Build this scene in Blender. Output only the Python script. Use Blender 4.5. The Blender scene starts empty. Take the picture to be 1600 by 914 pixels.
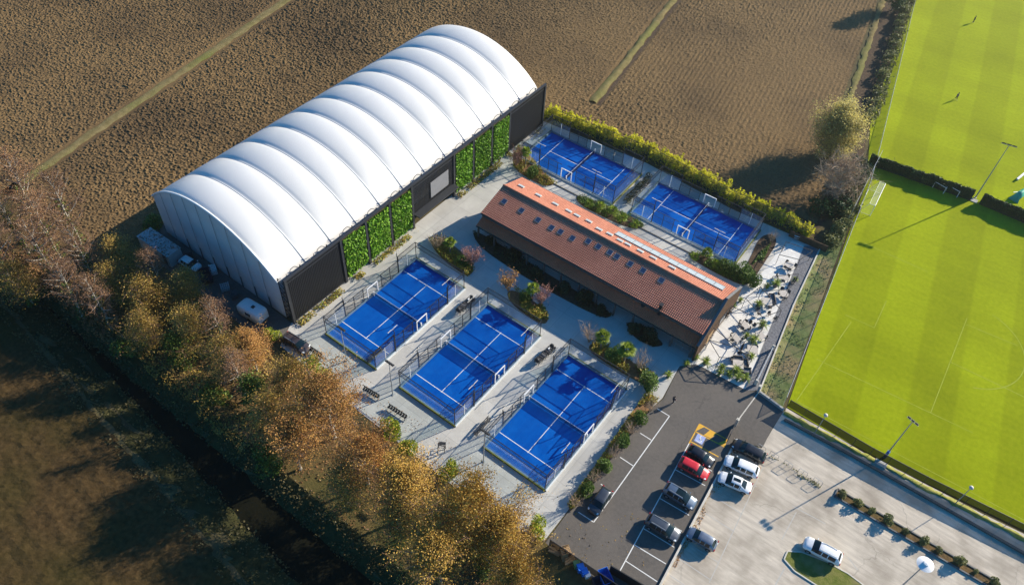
import bpy, math, random
import numpy as np
from math import radians, sin, cos, pi, tan, atan2, hypot, sqrt
from mathutils import Vector, Matrix

# ------------------------------------------------------------------ camera, sky, sun, exposure
SC = bpy.context.scene
COL = SC.collection
F_PX, CAM = 1241.70, Vector((59.2168, -55.3832, 96.2858))      # focal length in pixels of a 1600 px wide frame
AZ, PITCH, ROLL = -0.5984659, 0.8497096, 0.0693057
fw = Vector((sin(AZ)*cos(PITCH), cos(AZ)*cos(PITCH), -sin(PITCH)))
r0 = Vector((cos(AZ), -sin(AZ), 0.0)); u0 = r0.cross(fw)
rt = r0*cos(ROLL) + u0*sin(ROLL); up = -r0*sin(ROLL) + u0*cos(ROLL)
cd = bpy.data.cameras.new('camera'); cam = bpy.data.objects.new('camera', cd); COL.objects.link(cam)
cd.sensor_width = 36.0; cd.lens = F_PX*36/1600; cd.clip_end = 6000; cd.clip_start = 1.0
M = Matrix((rt, up, -fw)).transposed().to_4x4(); M.translation = CAM
cam.matrix_world = M
SC.camera = cam

SUN_AZ, SUN_EL = radians(66.1), radians(23.2)
W = bpy.data.worlds.new('World'); SC.world = W; W.use_nodes = True
nt = W.node_tree; bg = nt.nodes['Background']
sky = nt.nodes.new('ShaderNodeTexSky'); sky.sky_type = 'NISHITA'; sky.sun_disc = False
sky.sun_elevation = SUN_EL; sky.sun_rotation = pi/2 - SUN_AZ
hsk = nt.nodes.new('ShaderNodeHueSaturation'); hsk.inputs['Saturation'].default_value = 1.38
nt.links.new(sky.outputs[0], hsk.inputs['Color']); nt.links.new(hsk.outputs[0], bg.inputs[0]); bg.inputs[1].default_value = 0.088
sky.ozone_density = 5.0; sky.dust_density = 0.4; sky.air_density = 1.2
sd = bpy.data.lights.new('sun', 'SUN'); sd.energy = 5.0; sd.angle = radians(0.53); sd.color = (1.0, 0.905, 0.75)
so = bpy.data.objects.new('sun', sd); COL.objects.link(so)
SUNV = Vector((cos(SUN_EL)*cos(SUN_AZ), cos(SUN_EL)*sin(SUN_AZ), sin(SUN_EL)))
so.rotation_euler = SUNV.to_track_quat('Z', 'Y').to_euler()
so.location = SUNV*300
vs = SC.view_settings; vs.view_transform = 'Standard'; vs.look = 'None'; vs.exposure = 0.92; vs.gamma = 1.0
vs.use_curve_mapping = False

RNG = np.random.default_rng(7)
random.seed(7)

def g(px, py, z=0.0):
    """the point of the site at height z that lies under a survey mark of the photograph"""
    d = fw*F_PX + rt*(px-800) - up*(py-457)
    t = (z-CAM.z)/d.z
    return Vector((CAM.x+t*d.x, CAM.y+t*d.y, z))
def gp(pts, z=0.0): return [tuple(g(a, b, z)) for a, b in pts]

# ------------------------------------------------------------------ mesh helpers
def link(o, parent=None):
    COL.objects.link(o)
    if parent is not None: o.parent = parent
    return o
def tag(o, label=None, cat=None, group=None, kind=None):
    if label: o['label'] = label
    if cat: o['category'] = cat
    if group: o['group'] = group
    if kind: o['kind'] = kind
    return o
def empty(name, loc, rz=0.0, label=None, cat=None, group=None):
    o = bpy.data.objects.new(name, None); COL.objects.link(o)
    o.location = loc; o.rotation_euler = (0, 0, rz); o.empty_display_size = 0.3
    return tag(o, label, cat, group)
def copy_tree(o, parent=None, loc=None, rz=None, scale=None, label=None, group=None):
    c = o.copy(); COL.objects.link(c)
    if parent is not None: c.parent = parent
    for ch in list(o.children): copy_tree(ch, c)
    if loc is not None: c.location = loc
    if rz is not None: c.rotation_euler = (0, 0, rz)
    if scale is not None: c.scale = scale if hasattr(scale, '__len__') else (scale,)*3
    if label: c['label'] = label
    if group: c['group'] = group
    return c
def np_mesh(name, V, Fq, mat, smooth=False):
    me = bpy.data.meshes.new(name)
    n = len(V); k = Fq.shape[1]; m = len(Fq)
    me.vertices.add(n); me.vertices.foreach_set('co', np.ascontiguousarray(V, dtype=np.float32).ravel())
    me.loops.add(m*k); me.loops.foreach_set('vertex_index', np.ascontiguousarray(Fq, dtype=np.int32).ravel())
    me.polygons.add(m); me.polygons.foreach_set('loop_start', np.arange(m, dtype=np.int32)*k)
    me.polygons.foreach_set('use_smooth', np.full(m, smooth))
    me.update(calc_edges=True); me.materials.append(mat)
    return me
def np_obj(name, V, Fq, mat, parent=None, smooth=False):
    return link(bpy.data.objects.new(name, np_mesh(name, V, Fq, mat, smooth)), parent)

class MB:
    def __init__(s): s.V = []; s.F = []; s.S = []
    def add(s, vs, fs, sm=False):
        o = len(s.V); s.V += [tuple(v) for v in vs]
        for f in fs: s.F.append([o+i for i in f]); s.S.append(sm)
        return s
    def box(s, cx, cy, cz, sx, sy, sz, rz=0.0):
        c, n = cos(rz), sin(rz); vs = []
        for dz in (-.5, .5):
            for dx, dy in ((-.5, -.5), (.5, -.5), (.5, .5), (-.5, .5)):
                x, y = dx*sx, dy*sy
                vs.append((cx+x*c-y*n, cy+x*n+y*c, cz+dz*sz))
        return s.add(vs, [(3, 2, 1, 0), (4, 5, 6, 7), (0, 1, 5, 4), (1, 2, 6, 5), (2, 3, 7, 6), (3, 0, 4, 7)])
    def bar(s, p, q, w, h=None):
        h = h or w; p = Vector(p); q = Vector(q); d = (q-p).normalized()
        a = d.cross(Vector((0, 0, 1)))
        if a.length < 1e-4: a = Vector((1, 0, 0))
        a.normalize(); b = a.cross(d)
        vs = []
        for e in (p, q):
            for i, j in ((-1, -1), (1, -1), (1, 1), (-1, 1)): vs.append(e+a*(i*w/2)+b*(j*h/2))
        return s.add(vs, [(3, 2, 1, 0), (4, 5, 6, 7), (0, 1, 5, 4), (1, 2, 6, 5), (2, 3, 7, 6), (3, 0, 4, 7)])
    def tube(s, p, q, r0, r1=None, n=6, cap=True):
        r1 = r0 if r1 is None else r1; p = Vector(p); q = Vector(q); d = (q-p)
        if d.length < 1e-6: return s
        d.normalize(); a = d.orthogonal().normalized(); b = d.cross(a)
        vs = [p+(a*cos(2*pi*i/n)+b*sin(2*pi*i/n))*r0 for i in range(n)] + [q+(a*cos(2*pi*i/n)+b*sin(2*pi*i/n))*r1 for i in range(n)]
        fs = [(i, (i+1) % n, n+(i+1) % n, n+i) for i in range(n)]
        s.add(vs, fs, n > 4)
        if cap: s.add(vs[n:], [tuple(range(n))]); s.add(vs[:n], [tuple(range(n))[::-1]])
        return s
    def path(s, pts, r, n=6):
        for a, b in zip(pts[:-1], pts[1:]): s.tube(a, b, r, r, n)
        return s
    def prism(s, poly, z0, z1):
        n = len(poly); ar = sum(poly[i][0]*poly[(i+1) % n][1]-poly[(i+1) % n][0]*poly[i][1] for i in range(n))
        if ar < 0: poly = poly[::-1]
        vs = [(p[0], p[1], z0) for p in poly]+[(p[0], p[1], z1) for p in poly]
        return s.add(vs, [tuple(range(n))[::-1], tuple(range(n, 2*n))]+[(i, (i+1) % n, n+(i+1) % n, n+i) for i in range(n)])
    def quad(s, a, b, c, d): return s.add([a, b, c, d], [(0, 1, 2, 3)])
    def lathe(s, prof, cx=0, cy=0, n=12, sm=True):
        m = len(prof); vs = [(cx+r*cos(2*pi*i/n), cy+r*sin(2*pi*i/n), z) for r, z in prof for i in range(n)]
        fs = [(k*n+i, k*n+(i+1) % n, (k+1)*n+(i+1) % n, (k+1)*n+i) for k in range(m-1) for i in range(n)]
        fs += [tuple(range(n))[::-1], tuple(range((m-1)*n, m*n))]
        return s.add(vs, fs, sm)
    def grid(s, P, sm=True):
        """P: rows x cols array of points"""
        R_, C_ = len(P), len(P[0])
        return s.add([p for r in P for p in r], [(i*C_+j, i*C_+j+1, (i+1)*C_+j+1, (i+1)*C_+j) for i in range(R_-1) for j in range(C_-1)], sm)
    def build(s, name, mat, parent=None, loc=None, world=False, bevel=0.0):
        V = s.V
        if world and parent is not None:
            Mi = (Matrix.Translation(parent.location) @ parent.rotation_euler.to_matrix().to_4x4()).inverted()
            V = [tuple(Mi @ Vector(v)) for v in V]
        me = bpy.data.meshes.new(name); me.from_pydata(V, [], s.F); me.validate(); me.update()
        if len(me.polygons) == len(s.S): me.polygons.foreach_set('use_smooth', s.S)
        me.materials.append(mat)
        o = link(bpy.data.objects.new(name, me), parent)
        if loc is not None: o.location = loc
        if bevel:
            b = o.modifiers.new('bevel', 'BEVEL'); b.width = bevel; b.segments = 2; b.limit_method = 'ANGLE'
        return o

def inside(X, Y, poly):
    r = np.zeros(X.shape, bool); n = len(poly)
    for i in range(n):
        x1, y1 = poly[i][:2]; x2, y2 = poly[(i+1) % n][:2]
        c = ((y1 > Y) != (y2 > Y)) & (X < (x2-x1)*(Y-y1)/((y2-y1) if y2 != y1 else 1e-9)+x1)
        r ^= c
    return r
def vnoise(X, Y, s, seed):
    rg = np.random.default_rng(seed); T = rg.random((256, 256))
    x = X/s; y = Y/s; xi = np.floor(x).astype(int); yi = np.floor(y).astype(int); fx = x-xi; fy = y-yi
    fx = fx*fx*(3-2*fx); fy = fy*fy*(3-2*fy)
    a = T[xi % 256, yi % 256]; b = T[(xi+1) % 256, yi % 256]; c = T[xi % 256, (yi+1) % 256]; d = T[(xi+1) % 256, (yi+1) % 256]
    return (a*(1-fx)+b*fx)*(1-fy)+(c*(1-fx)+d*fx)*fy
def smooth_poly(pts, it=2):
    for _ in range(it):
        q = []
        for i in range(len(pts)):
            a = Vector(pts[i][:2]); b = Vector(pts[(i+1) % len(pts)][:2]); q += [tuple(a*.75+b*.25), tuple(a*.25+b*.75)]
        pts = q
    return pts
def sheet(name, pts, z, mat, kind='structure', thick=0.0):
    pts = [(p[0], p[1]) for p in pts]; mb = MB()
    if thick: mb.prism(pts, z-thick, z)
    else:
        n = len(pts); ar = sum(pts[i][0]*pts[(i+1) % n][1]-pts[(i+1) % n][0]*pts[i][1] for i in range(n))
        if ar < 0: pts = pts[::-1]
        mb.add([(p[0], p[1], z) for p in pts], [tuple(range(n))])
    return tag(mb.build(name, mat), kind=kind)

# ------------------------------------------------------------------ materials
def mat(name, c1, c2=None, scale=1.0, rough=0.8, bump=0.0, bscale=None, spec=0.3, metal=0.0, detail=4.0, c3=None, s3=0.1, f3=0.6, stretch=None, rnd=0.0, coat=0.0, island=0.0):
    m = bpy.data.materials.new(name); m.use_nodes = True; t = m.node_tree; N = t.nodes; L = t.links
    b = N['Principled BSDF']; b.inputs['Roughness'].default_value = rough; b.inputs['Metallic'].default_value = metal
    b.inputs['Specular IOR Level'].default_value = spec
    if coat: b.inputs['Coat Weight'].default_value = coat; b.inputs['Coat Roughness'].default_value = 0.04
    b.inputs['Base Color'].default_value = (*c1, 1)
    tc = N.new('ShaderNodeTexCoord'); src = tc.outputs['Object']
    if stretch:
        mp = N.new('ShaderNodeMapping'); L.new(src, mp.inputs[0]); mp.inputs['Scale'].default_value = stretch[:3]
        mp.inputs['Rotation'].default_value = (0, 0, stretch[3] if len(stretch) > 3 else 0); src = mp.outputs[0]
    out = None
    if c2:
        n1 = N.new('ShaderNodeTexNoise'); n1.inputs['Scale'].default_value = scale; n1.inputs['Detail'].default_value = detail
        n1.inputs['Roughness'].default_value = 0.6; L.new(src, n1.inputs['Vector'])
        rp = N.new('ShaderNodeValToRGB'); rp.color_ramp.elements[0].position = 0.32; rp.color_ramp.elements[1].position = 0.68
        rp.color_ramp.elements[0].color = (*c1, 1); rp.color_ramp.elements[1].color = (*c2, 1)
        L.new(n1.outputs[0], rp.inputs[0]); out = rp.outputs[0]
    if c3:
        n3 = N.new('ShaderNodeTexNoise'); n3.inputs['Scale'].default_value = s3; n3.inputs['Detail'].default_value = 5.0
        L.new(tc.outputs['Object'], n3.inputs['Vector'])
        r3 = N.new('ShaderNodeValToRGB'); r3.color_ramp.elements[0].position = 0.45; r3.color_ramp.elements[1].position = 0.65
        r3.color_ramp.elements[0].color = (0, 0, 0, 1); r3.color_ramp.elements[1].color = (f3, f3, f3, 1)
        L.new(n3.outputs[0], r3.inputs[0])
        mx = N.new('ShaderNodeMix'); mx.data_type = 'RGBA'; L.new(r3.outputs[0], mx.inputs[0])
        if out: L.new(out, mx.inputs[6])
        else: mx.inputs[6].default_value = (*c1, 1)
        mx.inputs[7].default_value = (*c3, 1); out = mx.outputs[2]
    if rnd or island:
        if rnd: oi = N.new('ShaderNodeObjectInfo'); ro = oi.outputs['Random']
        else: oi = N.new('ShaderNodeNewGeometry'); ro = oi.outputs['Random Per Island']
        hs = N.new('ShaderNodeHueSaturation'); mr = N.new('ShaderNodeMapRange')
        k = rnd or island
        mr.inputs[3].default_value = 1-k; mr.inputs[4].default_value = 1+k; L.new(ro, mr.inputs[0]); L.new(mr.outputs[0], hs.inputs['Value'])
        if out: L.new(out, hs.inputs['Color'])
        else: hs.inputs['Color'].default_value = (*c1, 1)
        out = hs.outputs[0]
    if out: L.new(out, b.inputs['Base Color'])
    if bump:
        nb = N.new('ShaderNodeTexNoise'); nb.inputs['Scale'].default_value = bscale or scale*3; nb.inputs['Detail'].default_value = 4
        L.new(src, nb.inputs['Vector']); bp = N.new('ShaderNodeBump'); bp.inputs['Strength'].default_value = bump
        bp.inputs['Distance'].default_value = 0.1
        L.new(nb.outputs[0], bp.inputs['Height']); L.new(bp.outputs[0], b.inputs['Normal'])
    return m
def see_through(name, col, alpha, rough=0.6, spec=0.3):
    m = bpy.data.materials.new(name); m.use_nodes = True; t = m.node_tree; N = t.nodes; L = t.links
    b = N['Principled BSDF']; b.inputs['Base Color'].default_value = (*col, 1); b.inputs['Roughness'].default_value = rough
    b.inputs['Specular IOR Level'].default_value = spec
    tr = N.new('ShaderNodeBsdfTransparent'); mx = N.new('ShaderNodeMixShader'); mx.inputs[0].default_value = alpha
    L.new(tr.outputs[0], mx.inputs[1]); L.new(b.outputs[0], mx.inputs[2]); L.new(mx.outputs[0], N['Material Output'].inputs[0])
    return m
def glass_sheet(name, tint, refl):
    m = bpy.data.materials.new(name); m.use_nodes = True; t = m.node_tree; N = t.nodes; L = t.links
    N.remove(N['Principled BSDF'])
    tr = N.new('ShaderNodeBsdfTransparent'); tr.inputs[0].default_value = (*tint, 1)
    gl = N.new('ShaderNodeBsdfGlossy'); gl.inputs['Roughness'].default_value = 0.03
    df = N.new('ShaderNodeBsdfDiffuse'); df.inputs[0].default_value = (.55, .68, .72, 1)
    lw = N.new('ShaderNodeLayerWeight'); lw.inputs[0].default_value = 0.35
    mr = N.new('ShaderNodeMapRange'); mr.inputs[3].default_value = refl; mr.inputs[4].default_value = 0.22
    L.new(lw.outputs['Fresnel'], mr.inputs[0])
    mx = N.new('ShaderNodeMixShader'); L.new(mr.outputs[0], mx.inputs[0]); L.new(tr.outputs[0], mx.inputs[1]); L.new(gl.outputs[0], mx.inputs[2])
    m2 = N.new('ShaderNodeMixShader'); m2.inputs[0].default_value = 0.03; L.new(mx.outputs[0], m2.inputs[1]); L.new(df.outputs[0], m2.inputs[2])
    L.new(m2.outputs[0], N['Material Output'].inputs[0])
    return m
def leaf_mat(name, cols, trans=0.25, rnd=0.12, rough=0.55):
    """leaves: each leaf draws its colour from the ramp, each plant shifts a little"""
    m = bpy.data.materials.new(name); m.use_nodes = True; t = m.node_tree; N = t.nodes; L = t.links
    b = N['Principled BSDF']; b.inputs['Roughness'].default_value = rough; b.inputs['Specular IOR Level'].default_value = 0.25
    ge = N.new('ShaderNodeNewGeometry'); rp = N.new('ShaderNodeValToRGB'); e = rp.color_ramp.elements
    for i in range(len(cols)-2): e.new(0.5)
    for i, c in enumerate(cols): e[i].position = i/(len(cols)-1); e[i].color = (*c, 1)
    L.new(ge.outputs['Random Per Island'], rp.inputs[0])
    oi = N.new('ShaderNodeObjectInfo'); mr = N.new('ShaderNodeMapRange'); mr.inputs[3].default_value = 1-rnd; mr.inputs[4].default_value = 1+rnd
    L.new(oi.outputs['Random'], mr.inputs[0]); hs = N.new('ShaderNodeHueSaturation'); L.new(mr.outputs[0], hs.inputs['Value']); L.new(rp.outputs[0], hs.inputs['Color'])
    L.new(hs.outputs[0], b.inputs['Base Color'])
    tl = N.new('ShaderNodeBsdfTranslucent'); L.new(hs.outputs[0], tl.inputs[0])
    mx = N.new('ShaderNodeMixShader'); mx.inputs[0].default_value = trans; L.new(b.outputs[0], mx.inputs[1]); L.new(tl.outputs[0], mx.inputs[2])
    L.new(mx.outputs[0], N['Material Output'].inputs[0])
    return m

K = {}
K['soil'] = mat('soil', (.088, .054, .024), (.255, .166, .076), 6.5, 0.95, 0.5, 6.0, 0.1, c3=(.085, .056, .030), s3=.035, f3=.7)
K['soil_dimmed'] = mat('soil_dimmed', (.046, .029, .012), (.092, .058, .025), 1.6, 0.95, 0.4, 5.0, 0.03, c3=(.032, .036, .008), s3=.06, f3=.45)  # dark earth, its colour deepened further to stand for tree shade and lens falloff
K['track'] = mat('track_grass', (.15, .12, .05), (.25, .195, .09), 0.8, 0.95, 0.5, 5.0, 0.05, c3=(.15, .17, .04), s3=.07, f3=.7)
K['base'] = mat('earth', (.075, .06, .032), (.12, .10, .045), 0.4, 0.95, 0.4, 3.0, 0.1)
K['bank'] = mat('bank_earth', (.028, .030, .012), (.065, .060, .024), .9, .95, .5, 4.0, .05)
K['litter'] = mat('leaf_litter', (.09, .06, .03), (.19, .12, .05), 1.6, 0.95, 0.6, 5.0, 0.1, c3=(.07, .075, .02), s3=.09)
K['plaza'] = mat('plaza_concrete', (.48, .465, .43), (.56, .545, .505), 0.5, 0.85, 0.1, 8.0, 0.05, c3=(.42, .41, .385), s3=.09, f3=.6)
K['terrace'] = mat('terrace_paving', (.68, .655, .61), (.77, .745, .70), 0.6, 0.8, 0.05, 6.0, 0.25)
K['path'] = mat('pale_concrete', (.52, .49, .43), (.60, .57, .51), 0.4, 0.85, 0.1, 6.0, 0.2)
K['asphalt'] = mat('asphalt', (.105, .095, .085), (.140, .125, .110), 2.2, 0.85, 0.2, 14.0, 0.1, c3=(.165, .145, .125), s3=.12, f3=.55)
K['old_asphalt'] = mat('old_asphalt', (.45, .39, .315), (.635, .56, .455), 1.3, 0.95, 0.2, 9.0, 0.05, stretch=(.22, 1.5, 1, 0), c3=(.30, .255, .20), s3=.22, f3=.75)
def cracks(m, sc, col, wid=.012, amt=.8):
    t = m.node_tree; N = t.nodes; L = t.links; b = N['Principled BSDF']; old = b.inputs['Base Color'].links[0].from_socket
    tc = N.new('ShaderNodeTexCoord'); nz = N.new('ShaderNodeTexNoise'); nz.inputs['Scale'].default_value = .5; nz.inputs['Detail'].default_value = 5; L.new(tc.outputs['Object'], nz.inputs[0])
    ad = N.new('ShaderNodeVectorMath'); ad.operation = 'MULTIPLY_ADD'; L.new(nz.outputs['Color'], ad.inputs[0]); ad.inputs[1].default_value = (3.0, 3.0, 0); L.new(tc.outputs['Object'], ad.inputs[2])
    vo = N.new('ShaderNodeTexVoronoi'); vo.feature = 'DISTANCE_TO_EDGE'; vo.inputs['Scale'].default_value = sc; L.new(ad.outputs[0], vo.inputs['Vector'])
    mr = N.new('ShaderNodeMapRange'); mr.inputs[1].default_value = 0; mr.inputs[2].default_value = wid; mr.inputs[3].default_value = amt; mr.inputs[4].default_value = 0; L.new(vo.outputs['Distance'], mr.inputs[0])
    n2 = N.new('ShaderNodeTexNoise'); n2.inputs['Scale'].default_value = .11; L.new(tc.outputs['Object'], n2.inputs[0])
    m2 = N.new('ShaderNodeMapRange'); m2.inputs[1].default_value = .42; m2.inputs[2].default_value = .6; L.new(n2.outputs[0], m2.inputs[0])
    mu = N.new('ShaderNodeMath'); mu.operation = 'MULTIPLY'; L.new(mr.outputs[0], mu.inputs[0]); L.new(m2.outputs[0], mu.inputs[1])
    mx = N.new('ShaderNodeMix'); mx.data_type = 'RGBA'; L.new(mu.outputs[0], mx.inputs[0]); L.new(old, mx.inputs[6]); mx.inputs[7].default_value = (*col, 1); L.new(mx.outputs[2], b.inputs['Base Color'])
def slabs(m, w, h, rot, dark, mort=.012):
    t = m.node_tree; N = t.nodes; L = t.links; b = N['Principled BSDF']; old = b.inputs['Base Color'].links[0].from_socket
    tc = N.new('ShaderNodeTexCoord'); mp = N.new('ShaderNodeMapping'); mp.inputs['Rotation'].default_value = (0, 0, rot); L.new(tc.outputs['Object'], mp.inputs[0])
    br = N.new('ShaderNodeTexBrick'); br.inputs['Scale'].default_value = 1; br.inputs['Brick Width'].default_value = w; br.inputs['Row Height'].default_value = h; br.inputs['Mortar Size'].default_value = mort; br.offset = 0.0
    br.inputs['Color1'].default_value = (1, 1, 1, 1); br.inputs['Color2'].default_value = (.90, .90, .90, 1); br.inputs['Mortar'].default_value = (dark, dark, dark, 1); L.new(mp.outputs[0], br.inputs[0])
    mx = N.new('ShaderNodeMix'); mx.data_type = 'RGBA'; mx.blend_type = 'MULTIPLY'; mx.inputs[0].default_value = 1; L.new(old, mx.inputs[6]); L.new(br.outputs[0], mx.inputs[7]); L.new(mx.outputs[2], b.inputs['Base Color'])
slabs(K['plaza'], 4.1, 4.1, 0, .70, .03); slabs(K['terrace'], 1.2, 1.2, .16, .82, .02); slabs(K['path'], 2.5, 2.5, .1, .75, .02)
cracks(K['old_asphalt'], .085, (.17, .155, .13), .006, .55); cracks(K['asphalt'], .05, (.05, .047, .045), .006, .5)
K['gravel'] = mat('dark_gravel', (.10, .10, .11), (.24, .24, .25), 3.2, 0.9, 0.8, 7.0, 0.2)
K['pebble'] = mat('pebbles', (.22, .21, .2), (.38, .36, .34), 3.0, 0.9, 0.6, 7.0, 0.2)
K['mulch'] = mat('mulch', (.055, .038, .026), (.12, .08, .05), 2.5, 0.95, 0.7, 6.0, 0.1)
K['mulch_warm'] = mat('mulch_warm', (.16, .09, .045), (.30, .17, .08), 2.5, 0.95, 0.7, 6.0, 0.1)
K['kerb'] = mat('kerb_stone', (.50, .47, .40), (.62, .58, .50), 0.9, 0.85, 0.1, 6.0, 0.2)
K['concrete'] = mat('concrete', (.33, .32, .30), (.42, .41, .385), 0.9, 0.85, 0.15, 6.0, 0.2)
K['paint'] = mat('white_line_paint', (.78, .78, .75), (.66, .66, .63), 2.0, 0.7, spec=.2)
K['worn'] = mat('worn_line_paint', (.50, .48, .44), (.42, .40, .36), 2.0, 0.8, spec=.2)
K['yellow'] = mat('yellow_line_paint', (.75, .42, .05), (.68, .36, .04), 2.0, 0.7, spec=.2)
K['sign_blue'] = mat('blue_sign_paint', (.30, .36, .62), (.36, .42, .66), 2.0, 0.7, spec=.2)
K['turf'] = mat('blue_turf', (.0005, .064, .325), (.001, .094, .41), 0.55, 0.95, 0.1, 30.0, 0.02, c3=(.006, .125, .47), s3=.30, f3=.55, stretch=(1.0, .35, 1))
K['turf_edge'] = mat('olive_turf', (.13, .14, .03), (.20, .20, .05), 1.5, 0.9, 0.2, 9.0, 0.1)
K['white'] = mat('white_steel', (.78, .78, .77), rough=.4, spec=.4)
K['court_kerb'] = mat('court_kerb', (.10, .17, .24), (.15, .22, .29), 1.0, .7, spec=.2)
K['pale'] = mat('pale_kerb', (.56, .60, .62), (.66, .69, .70), 1.0, .6, spec=.3)
K['black'] = mat('black_steel', (.018, .019, .021), rough=.5, spec=.4)
K['dark'] = mat('dark_steel', (.035, .037, .042), rough=.5, spec=.4)
K['galv'] = mat('galvanised_steel', (.34, .36, .37), (.42, .44, .45), 3.0, .45, spec=.5, metal=.4)
K['green_mesh'] = see_through('green_wire_mesh', (.22, .30, .25), .40)
K['wire'] = see_through('black_wire_mesh', (.015, .017, .02), .17)
K['wire_fine'] = see_through('fine_wire_mesh', (.16, .17, .18), .12)
K['windbreak'] = see_through('black_windbreak_net', (.008, .009, .011), .87, .9, .1)
K['screen'] = see_through('black_facade_mesh', (.016, .017, .020), .90)
K['net'] = see_through('court_net', (.01, .012, .015), .42)
K['goalnet'] = see_through('goal_net', (.8, .82, .8), .16)
K['glass'] = glass_sheet('court_glass', (.955, .985, .985), .02)
K['membrane'] = mat('white_membrane', (.625, .62, .61), (.655, .65, .64), 0.15, .45, spec=.35)
K['gable'] = mat('gable_membrane', (.56, .57, .58), (.62, .63, .64), 0.2, .5, spec=.3)
K['board'] = mat('grey_board', (.22, .22, .23), (.25, .25, .26), 1.0, .7)
K['tile'] = mat('terracotta_tile', (.43, .168, .108), (.56, .245, .160), 2.6, .85, spec=.1, c3=(.37, .145, .095), s3=.25, f3=.55)
K['seam'] = mat('membrane_seam', (.45, .47, .50), (.52, .54, .57), 1.0, .5)
K['tile_low'] = mat('shade_lifted_tile', (.62, .16, .08), (.72, .21, .11), 2.0, .85, spec=.0, c3=(.50, .13, .07), s3=.25, f3=.5)  # terracotta tile with its colour lifted and reddened to make up for blue shade
K['wall'] = mat('render_wall', (.42, .38, .32), (.48, .44, .37), 0.8, .9)
K['brick'] = mat('dark_brick', (.075, .045, .03), (.12, .075, .05), 2.5, .9, spec=.1)
K['wall_dark'] = mat('dark_render', (.09, .085, .08), (.12, .115, .105), 0.8, .9)
K['timber'] = mat('timber', (.30, .19, .09), (.42, .28, .15), 3.0, .8, stretch=(1, 6, 1))
K['winglass'] = mat('window_glass', (.02, .035, .06), rough=.05, spec=.8)
K['skyglass'] = mat('skylight_glass', (.03, .055, .11), rough=.08, spec=.7)
K['paleglass'] = mat('pale_glazing', (.34, .38, .40), (.40, .43, .44), .7, .15, spec=.7)
K['bark'] = mat('bark', (.17, .135, .10), (.30, .25, .19), 3.0, .9, .5, 8.0, .1, stretch=(1, 1, .25))
K['bark_pale'] = mat('pale_bark', (.34, .31, .26), (.50, .46, .39), 2.0, .9, .3, 8.0, .1, stretch=(1, 1, .25))
K['twig'] = mat('twig', (.20, .13, .085), (.28, .19, .13), 3.0, .9, spec=.1)
K['twig_rust'] = mat('rust_twig', (.15, .085, .055), (.24, .15, .10), 3.0, .9, spec=.1)
K['twig_pale'] = mat('pale_twig', (.34, .25, .17), (.46, .35, .25), 3.0, .9, spec=.1)
K['twig_red'] = mat('red_twig', (.26, .14, .11), (.36, .22, .17), 3.0, .9, spec=.1)
K['rubber'] = mat('tyre_rubber', (.02, .02, .02), rough=.85)
K['rim'] = mat('alloy_rim', (.45, .46, .47), rough=.3, metal=.8)
K['carglass'] = mat('car_glass', (.008, .018, .022), rough=.06, spec=.4)
K['lamp'] = mat('headlamp', (.75, .78, .8), rough=.1, spec=.8)
K['tail'] = mat('tail_lamp', (.35, .01, .01), rough=.2, spec=.6)
K['plastic'] = mat('black_plastic', (.025, .025, .027), rough=.55)
K['grey_plastic'] = mat('grey_plastic', (.10, .10, .105), rough=.6)
K['cloth_dark'] = mat('dark_cloth', (.03, .03, .034), (.05, .05, .055), 4, .9)
K['cushion'] = mat('grey_cushion', (.13, .13, .14), (.18, .18, .19), 4, .9)
K['tabletop'] = mat('pale_tabletop', (.46, .41, .36), (.54, .49, .43), 2, .6)
K['wicker'] = mat('dark_wicker', (.13, .11, .098), (.19, .165, .145), 9, .8)
K['pot'] = mat('grey_pot', (.10, .10, .105), (.15, .15, .155), 2, .7)
K['pot_pale'] = mat('pale_pot', (.52, .45, .36), (.60, .53, .44), 2, .7)
K['blue'] = mat('blue_plastic', (.02, .16, .62), rough=.45)
K['green_p'] = mat('green_plastic', (.10, .22, .10), rough=.5)
K['skin'] = mat('skin', (.45, .27, .19), rough=.6)
K['hair'] = mat('dark_hair', (.02, .015, .012), rough=.7)
K['denim'] = mat('navy_cloth', (.02, .025, .045), rough=.9)
K['whitecloth'] = mat('white_cloth', (.75, .75, .75), rough=.8)
K['weed'] = mat('weedy_grass', (.12, .16, .05), (.24, .27, .10), .9, .95, .6, 5, .1, c3=(.38, .27, .14), s3=.22, f3=.9)
K['sunlit_grass'] = mat('sunlit_grass', (.22, .23, .05), (.42, .38, .12), 1.1, .95, .5, 6, .05)  # grass colour brightened to paint the sunlit strip below the netting
K['island'] = mat('rough_grass', (.10, .13, .02), (.21, .20, .06), 1.1, .95, .6, 6, .1, c3=(.30, .23, .12), s3=.3, f3=.7)
K['water'] = mat('canal_water', (.007, .008, .005), (.013, .012, .007), .6, .5, .25, 3.0, .03)
K['teal'] = mat('teal_tarp', (.05, .38, .26), rough=.6)
K['container'] = mat('pale_shed_sheet', (.42, .47, .48), (.34, .39, .40), .8, .6)

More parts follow.
